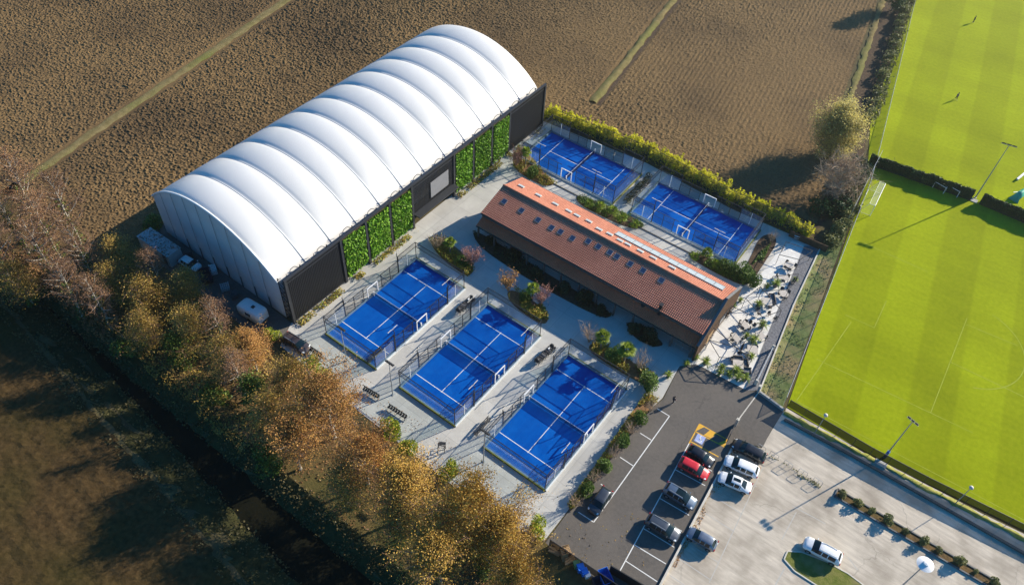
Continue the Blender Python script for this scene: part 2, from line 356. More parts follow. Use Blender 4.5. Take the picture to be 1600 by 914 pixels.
# ------------------------------------------------------------------ ground, canal, fields, lawn
FD = Vector((-.17, .985)); FP = Vector((.985, .17))            # furrow direction and the direction across it
def sw(x): return -36.9-.0966*(min(60, max(-80, x))+20)          # far waterline of the canal
def ground():
    xs = [-2500, -400, -140]+list(range(-120, 121, 10))+[140, 400, 2500]
    P = []
    for x in xs:
        s = sw(x)
        P.append([(x, 2500, -.05), (x, 300, -.05), (x, 20, -.05), (x, -20, -.05), (x, -30.2, -.05), (x, -33.0, -1.6), (x, -33.4, -2.0), (x, s+2.6, -2.0),
                  (x, s+2.0, -1.7), (x, s-.6, -.8), (x, s-2.8, -.05), (x, -80, -.05), (x, -300, -.05), (x, -2500, -.05)])
    o = MB().grid(P[::-1]).build('ground', K['base']); tag(o, kind='structure')
ground()
wp = [(x, sw(x)+.6) for x in range(-150, 111, 20)]
sheet('canal_water', [(-150, -31.2), (110, -31.2)]+wp[::-1], -1.5, K['water'])
mb = MB()
P = []
for x in range(-110, 80, 2):
    s = sw(x)
    P.append([(x+random.uniform(-.4, .4), s+2.2-(k*.95)+random.uniform(-.25, .25), -1.62+k*.30+random.uniform(-.06, .06)) for k in range(6)])
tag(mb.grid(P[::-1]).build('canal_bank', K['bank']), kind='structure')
P = []
for x in range(-110, 80, 2): P.append([(x, -30.0, .03), (x+random.uniform(-.4, .4), -30.7+random.uniform(-.2, .2), -.2), (x, -31.8+random.uniform(-.25, .25), -.8), (x, -32.5+random.uniform(-.3, .3), -1.2), (x, -33.2+random.uniform(-.4, .4), -1.62)])
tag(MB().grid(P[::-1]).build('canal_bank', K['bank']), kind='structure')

def field(name, poly, st, hfun, mtl):
    xs = [p[0] for p in poly]; ys = [p[1] for p in poly]
    X, Y = np.meshgrid(np.arange(min(xs), max(xs), st), np.arange(min(ys), max(ys), st))
    X = X+(RNG.random(X.shape)-.5)*st*.5; Y = Y+(RNG.random(Y.shape)-.5)*st*.5
    Z = hfun(X, Y); R_, C_ = X.shape
    idx = np.arange(R_*C_).reshape(R_, C_)
    Fq = np.stack([idx[:-1, :-1], idx[:-1, 1:], idx[1:, 1:], idx[1:, :-1]], -1).reshape(-1, 4)
    ok = inside(X, Y, poly).ravel(); Fq = Fq[ok[Fq].all(1)]
    use = np.unique(Fq); mp = np.zeros(R_*C_, int); mp[use] = np.arange(len(use))
    V = np.stack([X, Y, Z], -1).reshape(-1, 3)[use]
    return tag(np_obj(name, V, mp[Fq], mtl, smooth=False), kind='structure')
def tri(P_, per): return np.abs((P_/per) % 1-.5)*2
def clods(X, Y):
    a = X*FP.x+Y*FP.y; b = X*FD.x+Y*FD.y
    rt_ = np.clip((X+35)/30, 0, 1); k = vnoise(a, b*.9, .28, 1)*(1-rt_)+vnoise(a, b*.45, .34, 5)*rt_; k2 = vnoise(a, b, .22, 2); big = vnoise(X, Y, 9, 3); mid = vnoise(X, Y, 30, 4)
    rough = np.clip(1.15-(X+50)/150, .45, 1.25)*(.55+.7*mid)
    z = .02+rough*(np.clip(k-.45, 0, 1)*.30+np.clip(k2-.45, 0, 1)*.26)+.06*big
    z += .085*np.clip((X+50)/60, .12, 1)*(.35+.9*vnoise(X, Y, 14, 9))*tri(a+vnoise(a, b*.08, 3, 8)*.45, .95)
    head = np.exp(-((Y-60-.06*X)/2.2)**2)*(X > -12); z += head*.16*tri(Y-.05*X, 1.1)
    for x0, y0, w in ((-74.2, 0, 1.3), (-.5, 30, 1.1)):       # flattened beside the two grass tracks
        d = np.abs((X-x0)*FP.x+(Y-y0)*FP.y); m = np.clip((d-w)/.8, 0, 1)
        if x0 > -20: m = np.where(Y > 66, m, 1)
        z = z*m
    return z
FIELD = [(-44, -21), (-43, 0), (-42.6, 55), (-12, 55.5), (-11, 58.6), (14, 59.8), (36, 61), (44, 62), (41, 75), (34.5, 93), (24, 146), (12, 190), (-70, 130), (-150, 30), (-150, -12), (-75, -24)]
field('ploughed_field', FIELD, .195, clods, K['soil'])
def strip(name, a, b, w, z, mtl, n=60, jit=.25, hump=.0):
    a = Vector(a); b = Vector(b); d = (b-a).normalized(); p = Vector((d.y, -d.x)); P = []
    for i in range(n+1):
        c = a.lerp(b, i/n)
        P.append([(*(c+p*(w*k/2+random.uniform(-jit, jit)*abs(k))), z+hump*(1-k*k)+random.uniform(0, .03)) for k in (-1, -.5, 0, .5, 1)])
    return tag(MB().grid(P).build(name, mtl), kind='structure')
strip('grass_track', (-70.8, -20), (-91.5, 100), 1.9, .06, K['track'], hump=.1)
strip('grass_track', (-7.0, 66.5), (-21.8, 152), 1.7, .08, K['track'], hump=.28)
strip('furrow_shade', (-5.6, 66.5), (-20.4, 152), .9, .035, K['mulch'], jit=.12)  # flat dark strip painted in for the shaded furrow beside the track
strip('field_margin', (-11, 57.9), (45, 60.6), 1.5, .05, K['litter'], hump=.1)
strip('field_margin', (35.9, 93), (24.4, 150), 1.3, .06, K['track'], hump=.15)
DITCH = [(36.4, 92), (24.6, 150), (16, 190), (23, 190), (31, 152), (40, 99), (45, 80), (44.5, 62), (46, 58), (40, 58)]
sheet('ditch_floor', DITCH, -.015, K['mulch'])
def meadow(X, Y):
    return .02+.16*np.clip(vnoise(X, Y, .8, 11)-.4, 0, 1)+.10*np.clip(vnoise(X, Y, .45, 12)-.5, 0, 1)+.07*tri(Y+.09*X+.3*vnoise(X, Y, 6, 13), 2.3)
MEADOW = [(-100, sw(-100)-3), (70, sw(70)-3), (70, -80), (-60, -80)]
field('fallow_field', [(x, sw(x)-2.9) for x in range(-100, 61, 8)]+[(60, -72), (20, -72), (-60, -60), (-100, -50)], .42, meadow, K['soil_dimmed'])
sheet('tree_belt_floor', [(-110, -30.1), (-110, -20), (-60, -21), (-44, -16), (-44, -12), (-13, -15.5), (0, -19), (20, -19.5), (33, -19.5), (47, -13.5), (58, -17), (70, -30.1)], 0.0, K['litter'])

# pale air over the whole site
def haze():
    m = bpy.data.materials.new('haze_air'); m.use_nodes = True; t = m.node_tree; t.nodes.remove(t.nodes['Principled BSDF'])
    v = t.nodes.new('ShaderNodeVolumePrincipled'); v.inputs['Color'].default_value = (.86, .92, .92, 1); v.inputs['Density'].default_value = .00022; v.inputs['Anisotropy'].default_value = .75
    t.links.new(v.outputs[0], t.nodes['Material Output'].inputs['Volume'])
    o = MB().box(0, 0, 48, 5400, 5400, 104.5).build('haze', m); tag(o, kind='stuff')
haze()
# lawn with mowing stripes across it
def lawn_material():
    m = mat('mown_lawn', (.25, .305, .004), (.31, .355, .008), 1.6, .9, .35, 16.0, .12)
    t = m.node_tree; N = t.nodes; L = t.links; b = N['Principled BSDF']; b.inputs['Specular IOR Level'].default_value = .0; b.inputs['Roughness'].default_value = 1.0; b.inputs['Sheen Weight'].default_value = .22; b.inputs['Sheen Roughness'].default_value = .45; b.inputs['Sheen Tint'].default_value = (1.0, .95, .35, 1)
    old = b.inputs['Base Color'].links[0].from_socket
    tc = N.new('ShaderNodeTexCoord'); mp = N.new('ShaderNodeMapping'); mp.inputs['Rotation'].default_value = (0, 0, -radians(9.8)); L.new(tc.outputs['Object'], mp.inputs[0])
    mp.vector_type = 'POINT'
    def wave(sc, direction, lo, hi, dist=.3):
        w = N.new('ShaderNodeTexWave'); w.wave_type = 'BANDS'; w.bands_direction = direction; w.inputs['Scale'].default_value = sc
        w.inputs['Distortion'].default_value = dist; w.inputs['Detail'].default_value = 2; w.inputs['Detail Scale'].default_value = .6; L.new(mp.outputs[0], w.inputs[0])
        r_ = N.new('ShaderNodeMapRange'); r_.interpolation_type = 'SMOOTHSTEP'; r_.inputs[1].default_value = .42; r_.inputs[2].default_value = .58
        r_.inputs[3].default_value = lo; r_.inputs[4].default_value = hi; L.new(w.outputs[0], r_.inputs[0]); return r_.outputs[0]
    a = wave(.0242, 'X', .87, 1.0); c = wave(.022, 'Y', .955, 1.0, .8); d = wave(.21, 'Y', .975, 1.0, 2.5)
    n = N.new('ShaderNodeTexNoise'); n.inputs['Scale'].default_value = .06; n.inputs['Detail'].default_value = 6; L.new(tc.outputs['Object'], n.inputs[0])
    r_ = N.new('ShaderNodeMapRange'); r_.inputs[1].default_value = .3; r_.inputs[2].default_value = .7; r_.inputs[3].default_value = .82; r_.inputs[4].default_value = 1.12; L.new(n.outputs[0], r_.inputs[0])
    cur = a
    for s in (c, d, r_.outputs[0]):
        mu = N.new('ShaderNodeMath'); mu.operation = 'MULTIPLY'; L.new(cur, mu.inputs[0]); L.new(s, mu.inputs[1]); cur = mu.outputs[0]
    hs = N.new('ShaderNodeHueSaturation'); L.new(old, hs.inputs['Color']); L.new(cur, hs.inputs['Value']); L.new(hs.outputs[0], b.inputs['Base Color'])
    return m
K['lawn'] = lawn_material()
K['chalk'] = mat('faded_pitch_chalk', (.32, .36, .04), (.27, .32, .012), .5, .9)
sheet('lawn', [(56.0, 22.5), (46.5, 80), (39.5, 101), (30, 158), (18, 215), (190, 215), (190, 36), (90, 24.6), (68, 22.3)], .012, K['lawn'])
mb = MB()
def line(mb, p, q, w, z):
    p = Vector(p[:2]); q = Vector(q[:2]); d = (q-p).normalized(); n = Vector((-d.y, d.x))*w/2
    mb.quad((*(p-n), z), (*(q-n), z), (*(q+n), z), (*(p+n), z))
LF, LP = Vector((-.145, .989)), Vector((.989, .145))
for a, b in (((1243, 628), (1330, 503)), ((1243, 626), (1600, 812)), ((1276, 561), (1520, 676)), ((1321, 492), (1366, 512)), ((1366, 512), (1385, 470)),
             ((1454, 645), (1511, 497)), ((1484, 565), (1600, 620)), ((1510, 507), (1590, 540)), ((1350, 380), (1450, 425))):
    line(mb, g(*a), g(*b), .11, .016)
c = g(1507, 534); R0 = 9.0
pr = [c+Vector((cos(a), sin(a), 0))*R0 for a in np.linspace(-1.15, 1.35, 26)]
for a, b in zip(pr[:-1], pr[1:]): line(mb, a, b, .14, .0165)
tag(mb.build('pitch_markings', K['chalk']), kind='structure')

# ------------------------------------------------------------------ paved areas
def px_sheet(name, pts, z, m, it=0, **k):
    p = [tuple(g(a, b)[:2]) for a, b in pts]
    return sheet(name, smooth_poly(p, it) if it else p, z, m, **k)
px_sheet('yard_floor', [(215, 345), (262, 352), (459, 508), (445, 535), (380, 510), (300, 450), (222, 392)], .004, K['asphalt'])
px_sheet('plaza', [(455, 505), (850, 190), (1010, 255), (1150, 330), (1262, 378), (1290, 384), (1255, 452), (1165, 608), (1100, 572), (1060, 575), (1035, 622), (985, 668), (930, 735), (893, 790), (850, 845), (760, 800), (640, 705), (520, 610), (438, 540)], .008, K['plaza'])
px_sheet('path', [(1200, 352), (1240, 372), (1215, 420), (1190, 470), (1150, 520), (1120, 560), (1095, 545), (1130, 490), (1165, 445), (1188, 425), (1206, 392)], .012, K['path'])
px_sheet('terrace', [(1238, 376), (1256, 384), (1163, 608), (1085, 567), (1103, 540), (1138, 492), (1186, 432), (1212, 398)], .016, K['terrace'])
px_sheet('gravel_strip', [(1257, 384), (1281, 386), (1238, 476), (1187, 610), (1164, 610), (1205, 508)], .012, K['gravel'])
px_sheet('asphalt_lot', [(1062, 572), (1087, 569), (1163, 609), (1186, 612), (1224, 643), (1205, 672), (1192, 698), (1150, 690), (1024, 930), (955, 925), (852, 848), (893, 792), (930, 737), (985, 670), (1037, 622)], .016, K['asphalt'])
px_sheet('old_car_park', [(1224, 643), (1232, 640), (1290, 672), (1440, 752), (1680, 880), (1700, 1000), (1010, 1000), (1010, 935), (1022, 931), (1149, 691), (1190, 700), (1206, 672)], .012, K['old_asphalt'])
px_sheet('weedy_verge', [(1283, 386), (1300, 375), (1345, 300), (1224, 634), (1222, 640), (1186, 612), (1240, 478)], .016, K['weed'])
# kerbs, raised edges
def kerb(name, pts, w, h, m, z0=0.0):
    mb = MB(); P = [g(a, b) for a, b in pts]
    for p, q in zip(P[:-1], P[1:]):
        n = max(1, int((q-p).length/1.0))
        for i in range(n):
            a = p.lerp(q, i/n); b = p.lerp(q, (i+.985)/n)
            mb.bar((a.x, a.y, z0+h/2), (b.x, b.y, z0+h/2), w, h)
    return mb
tag(kerb('terrace_kerb', [(1283, 385), (1240, 477), (1187, 611)], .22, .22, None).build('terrace_kerb', K['kerb']), kind='structure')
tag(kerb('lot_kerb', [(1225, 656), (1330, 712), (1440, 774), (1640, 888)], .35, .30, None).build('car_park_kerb', K['wall_dark']), kind='structure')
px_sheet('fence_verge', [(1225, 654), (1228, 637), (1357, 713), (1440, 757), (1640, 853), (1640, 884), (1440, 772)], .02, K['old_asphalt'])
strip('grass_edge', (g(1228, 640)-Vector((0, .75, 0)))[:2], (g(1640, 856)-Vector((0, .75, 0)))[:2], .8, .03, K['sunlit_grass'], hump=.12)
mb = MB()
for a, b, w in (((1076.6, 692.7), (966.4, 895.6), .13), ((1054.7, 733.2), (1101.8, 758.4), .12), ((1042.6, 754.2), (1089.6, 781.3), .12), ((1031.3, 778.4), (1076.8, 804.7), .12),
                ((1018, 802), (1065.4, 829.6), .12), ((1005.6, 825.4), (1053.3, 854.5), .12), ((991.6, 851), (1040.5, 880.5), .12), ((978.2, 876.3), (1027, 908.3), .12), ((1065.9, 711.5), (1112.2, 735.6), .12),
                ((1046, 650), (927.6, 815.6), .13), ((1026.3, 638), (1046, 650), .12), ((1000, 676.3), (1017.5, 687.3), .12), ((968.8, 714), (990, 728), .12), ((938.8, 756), (958.8, 769.8), .12), ((903.8, 799.8), (927.5, 815.3), .12)):
    line(mb, g(a[0], a[1]), g(b[0], b[1]), w, .021)
tag(mb.build('parking_bay_lines', K['paint']), kind='structure')
mb = MB()
for a, b in (((1194, 727), (1108, 910)), ((1095, 797), (1147, 830)), ((1059, 871), (1111, 906)), ((1046, 898), (1070, 914)), ((1077, 850), (1122, 878)), ((1125, 781), (1160, 803)), ((1158, 747), (1182, 760)), ((1244, 800), (1222, 842)), ((1325, 870), (1340, 890)), ((1238, 790), (1290, 818))):
    line(mb, g(*a), g(*b), .11, .017)
line(mb, g(1226, 887), g(1208, 920), .16, .0175)
tag(mb.build('worn_bay_lines', K['worn']), kind='structure')
mb = MB()
cv = lambda a, b: g(1000+.2189*a, 580+.2189*b)
for a, b, w in (((425, 375), (350, 515), .16), ((425, 375), (625, 490), .16), ((395, 430), (605, 540), .16), ((360, 500), (560, 610), .16)): line(mb, cv(*a), cv(*b), w, .022)
for poly in ([(425, 378), (402, 425), (458, 397)], [(500, 420), (548, 445), (505, 478), (455, 455)], [(623, 487), (608, 535), (560, 510), (610, 492)]):
    mb.add([(*cv(*p)[:2], .0225) for p in poly][::-1], [tuple(range(len(poly)))])
tag(mb.build('yellow_hatching', K['yellow']), kind='structure')
# wheelchair symbol in the disabled bay
c = cv(427, 484); ax = (cv(605, 540)-cv(395, 430)).normalized(); ay = Vector((-ax.y, ax.x, 0))
def loc2(u, v, z): p = c+ax*u+ay*v; return (p.x, p.y, z)
tag(MB().quad(loc2(-.6, -.68, .0215), loc2(.62, -.68, .0215), loc2(.62, .74, .0215), loc2(-.6, .74, .0215)).build('disabled_bay_panel', K['sign_blue']), kind='structure')
mb = MB()
for i in range(14):
    a0, a1 = -2.6+i*.32, -2.6+(i+1)*.32
    mb.quad(loc2(.28*cos(a0)-.05, .28*sin(a0)-.2, .0255), loc2(.40*cos(a0)-.05, .40*sin(a0)-.2, .0255), loc2(.40*cos(a1)-.05, .40*sin(a1)-.2, .0255), loc2(.28*cos(a1)-.05, .28*sin(a1)-.2, .0255))
for (u0, v0, u1, v1) in ((-.12, -.05, .02, .42), (-.12, -.05, .3, .08), (.2, -.4, .34, .08), (.2, -.48, .5, -.38)):
    mb.quad(loc2(u0, v0, .026), loc2(u1, v0, .026), loc2(u1, v1, .026), loc2(u0, v1, .026))
mb.add([loc2(-.05+.11*cos(a), .55+.11*sin(a), .026) for a in np.linspace(0, 2*pi, 10)[:-1]], [tuple(range(9))])
tag(mb.build('wheelchair_symbol', K['paint']), kind='structure')
# joints cut into the plaza slabs
mb = MB()
for k in range(0, 9):
    line(mb, (-8.5+k*6.5, -16), (-8.5+k*6.5+.2, 21 if k < 8 else -5), .04, .0125)
for y in (-14.2, 11.8, 17.5): line(mb, (-9, y), (40, y+.3), .04, .0128)
tag(mb.build('slab_joints', K['concrete']), kind='structure')
tag(kerb('x', [(839, 274), (905, 308), (1080, 397)], .16, .14, None).build('terrace_edge', K['wall_dark']), kind='structure')
# planting beds
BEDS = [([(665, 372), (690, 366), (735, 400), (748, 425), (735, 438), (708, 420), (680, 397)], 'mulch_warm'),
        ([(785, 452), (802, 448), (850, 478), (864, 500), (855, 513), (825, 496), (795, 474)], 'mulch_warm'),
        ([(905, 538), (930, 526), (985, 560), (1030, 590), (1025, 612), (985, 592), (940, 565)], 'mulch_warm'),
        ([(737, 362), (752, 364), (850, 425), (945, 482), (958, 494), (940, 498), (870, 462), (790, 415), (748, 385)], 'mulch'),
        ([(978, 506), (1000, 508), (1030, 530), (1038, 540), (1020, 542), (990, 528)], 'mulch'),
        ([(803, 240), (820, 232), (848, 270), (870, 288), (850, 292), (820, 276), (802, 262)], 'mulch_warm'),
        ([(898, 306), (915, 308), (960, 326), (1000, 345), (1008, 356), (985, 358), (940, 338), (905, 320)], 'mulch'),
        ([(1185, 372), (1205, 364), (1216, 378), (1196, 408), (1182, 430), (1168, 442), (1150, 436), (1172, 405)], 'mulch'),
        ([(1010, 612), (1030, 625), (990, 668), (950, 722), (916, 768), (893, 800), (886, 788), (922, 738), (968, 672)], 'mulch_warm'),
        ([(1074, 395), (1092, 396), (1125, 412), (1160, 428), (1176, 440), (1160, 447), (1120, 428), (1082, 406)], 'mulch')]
for i in range(3):
    q = BEDS[i][0]; cx = sum(a for a, b in q)/len(q)-3; cy = sum(b for a, b in q)/len(q)+3; BEDS[i] = ([(cx+(a-cx)*.86, cy+(b-cy)*.86) for a, b in q], BEDS[i][1])
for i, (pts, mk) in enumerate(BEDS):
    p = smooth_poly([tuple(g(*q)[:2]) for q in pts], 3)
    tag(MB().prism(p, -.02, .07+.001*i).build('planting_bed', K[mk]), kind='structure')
p = [tuple(g(*q)[:2]) for q in [(1233, 855), (1222, 880), (1300, 930), (1370, 930), (1310, 885)]]
tag(MB().prism(smooth_poly(p, 1), -.02, .10).build('grass_island', K['island']), kind='structure')
pts = smooth_poly([(*g(*q)[:2],) for q in [(1233, 855), (1222, 880), (1300, 930), (1370, 930), (1310, 885)]], 1)
mb = MB()
for a, b in zip(pts, pts[1:]+pts[:1]): mb.bar((a[0], a[1], .07), (b[0], b[1], .07), .16, .14)
tag(mb.build('island_kerb', K['kerb']), kind='structure')
a, b = g(1306, 770), g(1560, 918); d = (b-a).normalized(); n = Vector((-d.y, d.x, 0))
tag(MB().prism([tuple((a+n*.55)[:2]), tuple((b+n*.55)[:2]), tuple((b-n*.55)[:2]), tuple((a-n*.55)[:2])], -.02, .1).build('shrub_strip', K['litter']), kind='structure')
mb = MB()
for s in (-.65, .65): mb.bar(a+n*s+Vector((0, 0, .1)), b+n*s+Vector((0, 0, .1)), .18, .24)
mb.bar(a+n*.74+Vector((0, 0, .1)), a-n*.74+Vector((0, 0, .1)), .18, .24)
tag(mb.build('shrub_strip_kerb', K['pot']), kind='structure')

# ------------------------------------------------------------------ sports hall
def hall():
    X0, X1, Y0, Y1, EZ = -41.4, -12.2, -11.7, 53.1, 8.1
    xc = (X0+X1)/2; hw = (X1-X0)/2; rise = 6.05
    root = empty('sports_hall', (xc, (Y0+Y1)/2, 0), 0, 'long white inflated sports hall with twelve ribs and a dark facade of green panels', 'sports hall')
    Rr = (hw*hw+rise*rise)/(2*rise); zc = EZ+rise-Rr; am = math.asin(hw/Rr)
    NA = 48; NS = 14
    P = []
    for sgi in range(12):
        for k in range(NS+(1 if sgi == 11 else 0)):
            s = k/NS; y = Y0+(sgi+s)*(Y1-Y0)/12
            bul = .46*(sin(pi*s))**.6
            row = [(X0, y, 0.0), (X0-.0, y, EZ*.5)]
            for i in range(NA+1):
                a = -am+2*am*i/NA; e = min(1, 1.7*(1-abs(a)/am)); R2 = Rr+bul*(e*e*(3-2*e))
                row.append((xc+R2*sin(a), y, zc+R2*cos(a)))
            row += [(X1, y, EZ*.5), (X1, y, 0.0)]
            P.append(row)
    MB().grid(P).build('membrane_roof', K['membrane'], root, world=True)
    for sgi in range(1, 12):
        y = Y0+sgi*(Y1-Y0)/12; mb = MB(); mb.path([(xc+(Rr+.02)*sin(-am+2*am*i/40), y, zc+(Rr+.02)*cos(-am+2*am*i/40)) for i in range(41)], .07, 5); mb.build('seam', K['seam'], root, world=True)
    for yy, s in ((Y0, -1), (Y1, 1)):
        cols = 12; P = []
        for j in range(25):
            t = j/24; row = []
            for i in range(cols*4+1):
                x = X0+(X1-X0)*i/(cols*4); q = min(1, abs(x-xc)/hw); zt = zc+sqrt(max(0, Rr*Rr-(x-xc)**2))
                pl = .10*abs(sin(pi*i/4))**.6*abs(sin(pi*t*5))**.7
                row.append((x, yy+s*(.02+pl), zt*t))
            P.append(row)
        MB().grid(P if s < 0 else [r[::-1] for r in P]).build('gable_wall', K['gable'], root, world=True)
    # white arch tube and dark vertical straps with slots at the foot
    mb = MB(); mb.path([(xc+(Rr+.08)*sin(-am+2*am*i/40), Y0-.12, zc+(Rr+.08)*cos(-am+2*am*i/40)) for i in range(41)], .16, 6)
    mb.build('arch_tube', K['white'], root, world=True)
    for i in range(1, 9):
        x = X0+(X1-X0)*i/9; zt = zc+sqrt(Rr*Rr-(x-xc)**2)
        MB().box(x, Y0-.27, zt/2, .07, .05, zt-.2).build('strap', K['board'], root, world=True)
        if i > 1: MB().box(x+.25, Y0-.30, 1.6, .12, .06, 2.6).build('door_slot', K['black'], root, world=True)
    # facade
    fx = -10.45; ys = [-11.7, -.65, 4.75, 10.15, 15.45, 26.2, 31.5, 36.8, 42.1, 53.1]; H = 9.5
    for y in ys:
        MB().box(fx, y, H/2, .42, .42, H).build('column', K['dark'], root, world=True)
    MB().bar((fx, ys[0]-.2, H+.12), (fx, ys[-1]+.2, H+.12), .35, .3).build('top_beam', K['dark'], root, world=True)
    MB().bar((fx-.05, ys[0], H-.7), (fx-.05, ys[-1], H-.7), .2, .2).build('rail', K['dark'], root, world=True)
    for i, (a, b) in enumerate(zip(ys[:-1], ys[1:])):
        a += .22; b -= .22
        if i in (0, 8):
            mb = MB(); n = int((b-a)/.3)
            for k in range(n): mb.box(fx+.02, a+(k+.5)*(b-a)/n, 4.9, .05, (b-a)/n*.72, 8.9)
            mb.build('mesh_screen', K['screen'], root, world=True)
            MB().box(fx-.15, (a+b)/2, 4.9, .06, b-a, 8.9).build('mesh_backing', K['screen'], root, world=True)
            MB().bar((fx, a, .4), (fx, b, .4), .2, .2).build('rail', K['dark'], root, world=True)
        elif i == 4:
            mb = MB(); n = int((b-a)/.3)
            for k in range(n): mb.box(fx+.02, a+(k+.5)*(b-a)/n, 6.3, .05, (b-a)/n*.72, 6.2)
            mb.build('mesh_screen', K['screen'], root, world=True)
            MB().box(fx+.16, a+6.6, 5.6, .08, 4.6, 3.3).build('grey_board', K['board'], root, world=True)
            MB().box(fx+.6, (a+b)/2, 3.0, 1.5, b-a, .22).build('entrance_canopy', K['dark'], root, world=True)
            MB().box(X1+.1, (a+b)/2, 1.45, .1, b-a-1, 2.8).build('entrance_glazing', K['winglass'], root, world=True)
        else:
            MB().box(fx-.12, (a+b)/2, 4.9, .1, b-a, 8.6).build('green_wall_frame', K['mulch'], root, world=True)
            N_ = 3200; pts = np.stack([fx+.06+RNG.random(N_)*.22, a+.22+RNG.random(N_)*(b-a-.44), .45+RNG.random(N_)*8.6], -1)
            drip = RNG.random(N_) < np.clip(1.4-pts[:, 2], 0, .8); pts = pts[~drip]
            V, Fq = leaf_quads(pts, .17, .52, (.4, .4, .2), .75)
            o = np_obj('green_wall', V-np.array(root.location), Fq, K['leaf_wall'], root)
    for k in range(12):            # hooks and cleats along the top beam
        y = Y0+(k+.5)*(Y1-Y0)/12
        mb = MB(); p = [(fx-1.3, y-.7, EZ+.7), (fx-1.0, y-.6, EZ+1.55), (fx-.9, y-.1, EZ+1.75), (fx-.8, y+.1, EZ+1.75), (fx-.3, y+.5, EZ+1.5)]
        mb.path(p, .05, 4); mb.tube((fx-1.2, y+1.2, EZ+.5), (fx-1.1, y+1.2, EZ+1.0), .09, .09, 6); mb.tube((fx-1.2, y-1.4, EZ+.5), (fx-1.15, y-1.4, EZ+1.1), .05, .05, 4)
        mb.build('rope_hook', K['black'], root, world=True)
    mb = MB()                       # lattice between membrane and facade at the end nearest the trees
    for x in (X1+.25, fx-.3): mb.tube((x, Y0-.1, 0), (x, Y0-.1, 9.2), .07, .07, 5)
    for k in range(9):
        z = .2+k; mb.tube((X1+.25, Y0-.1, z), (fx-.3, Y0-.1, z+.5), .04, .04, 4); mb.tube((fx-.3, Y0-.1, z+.5), (X1+.25, Y0-.1, z+1), .04, .04, 4)
    mb.build('end_lattice', K['black'], root, world=True)
    return root

def leaf_quads(pts, s0, s1, bias=(0, 0, .3), aspect=1.0, rng=None):
    """one small quad per point, random tilt leaning towards bias"""
    rng = rng or RNG; n = len(pts)
    nv = rng.normal(size=(n, 3))+np.array(bias)*2; nv /= np.linalg.norm(nv, axis=1)[:, None]+1e-9
    t = rng.normal(size=(n, 3)); a = np.cross(nv, t); a /= np.linalg.norm(a, axis=1)[:, None]+1e-9; b = np.cross(nv, a)
    s = (s0+rng.random((n, 1))*(s1-s0))/2
    V = np.stack([pts-a*s*aspect-b*s*.25, pts-b*s, pts+a*s*aspect+b*s*.2, pts+b*s], 1).reshape(-1, 3)
    return V, np.arange(4*n).reshape(-1, 4)

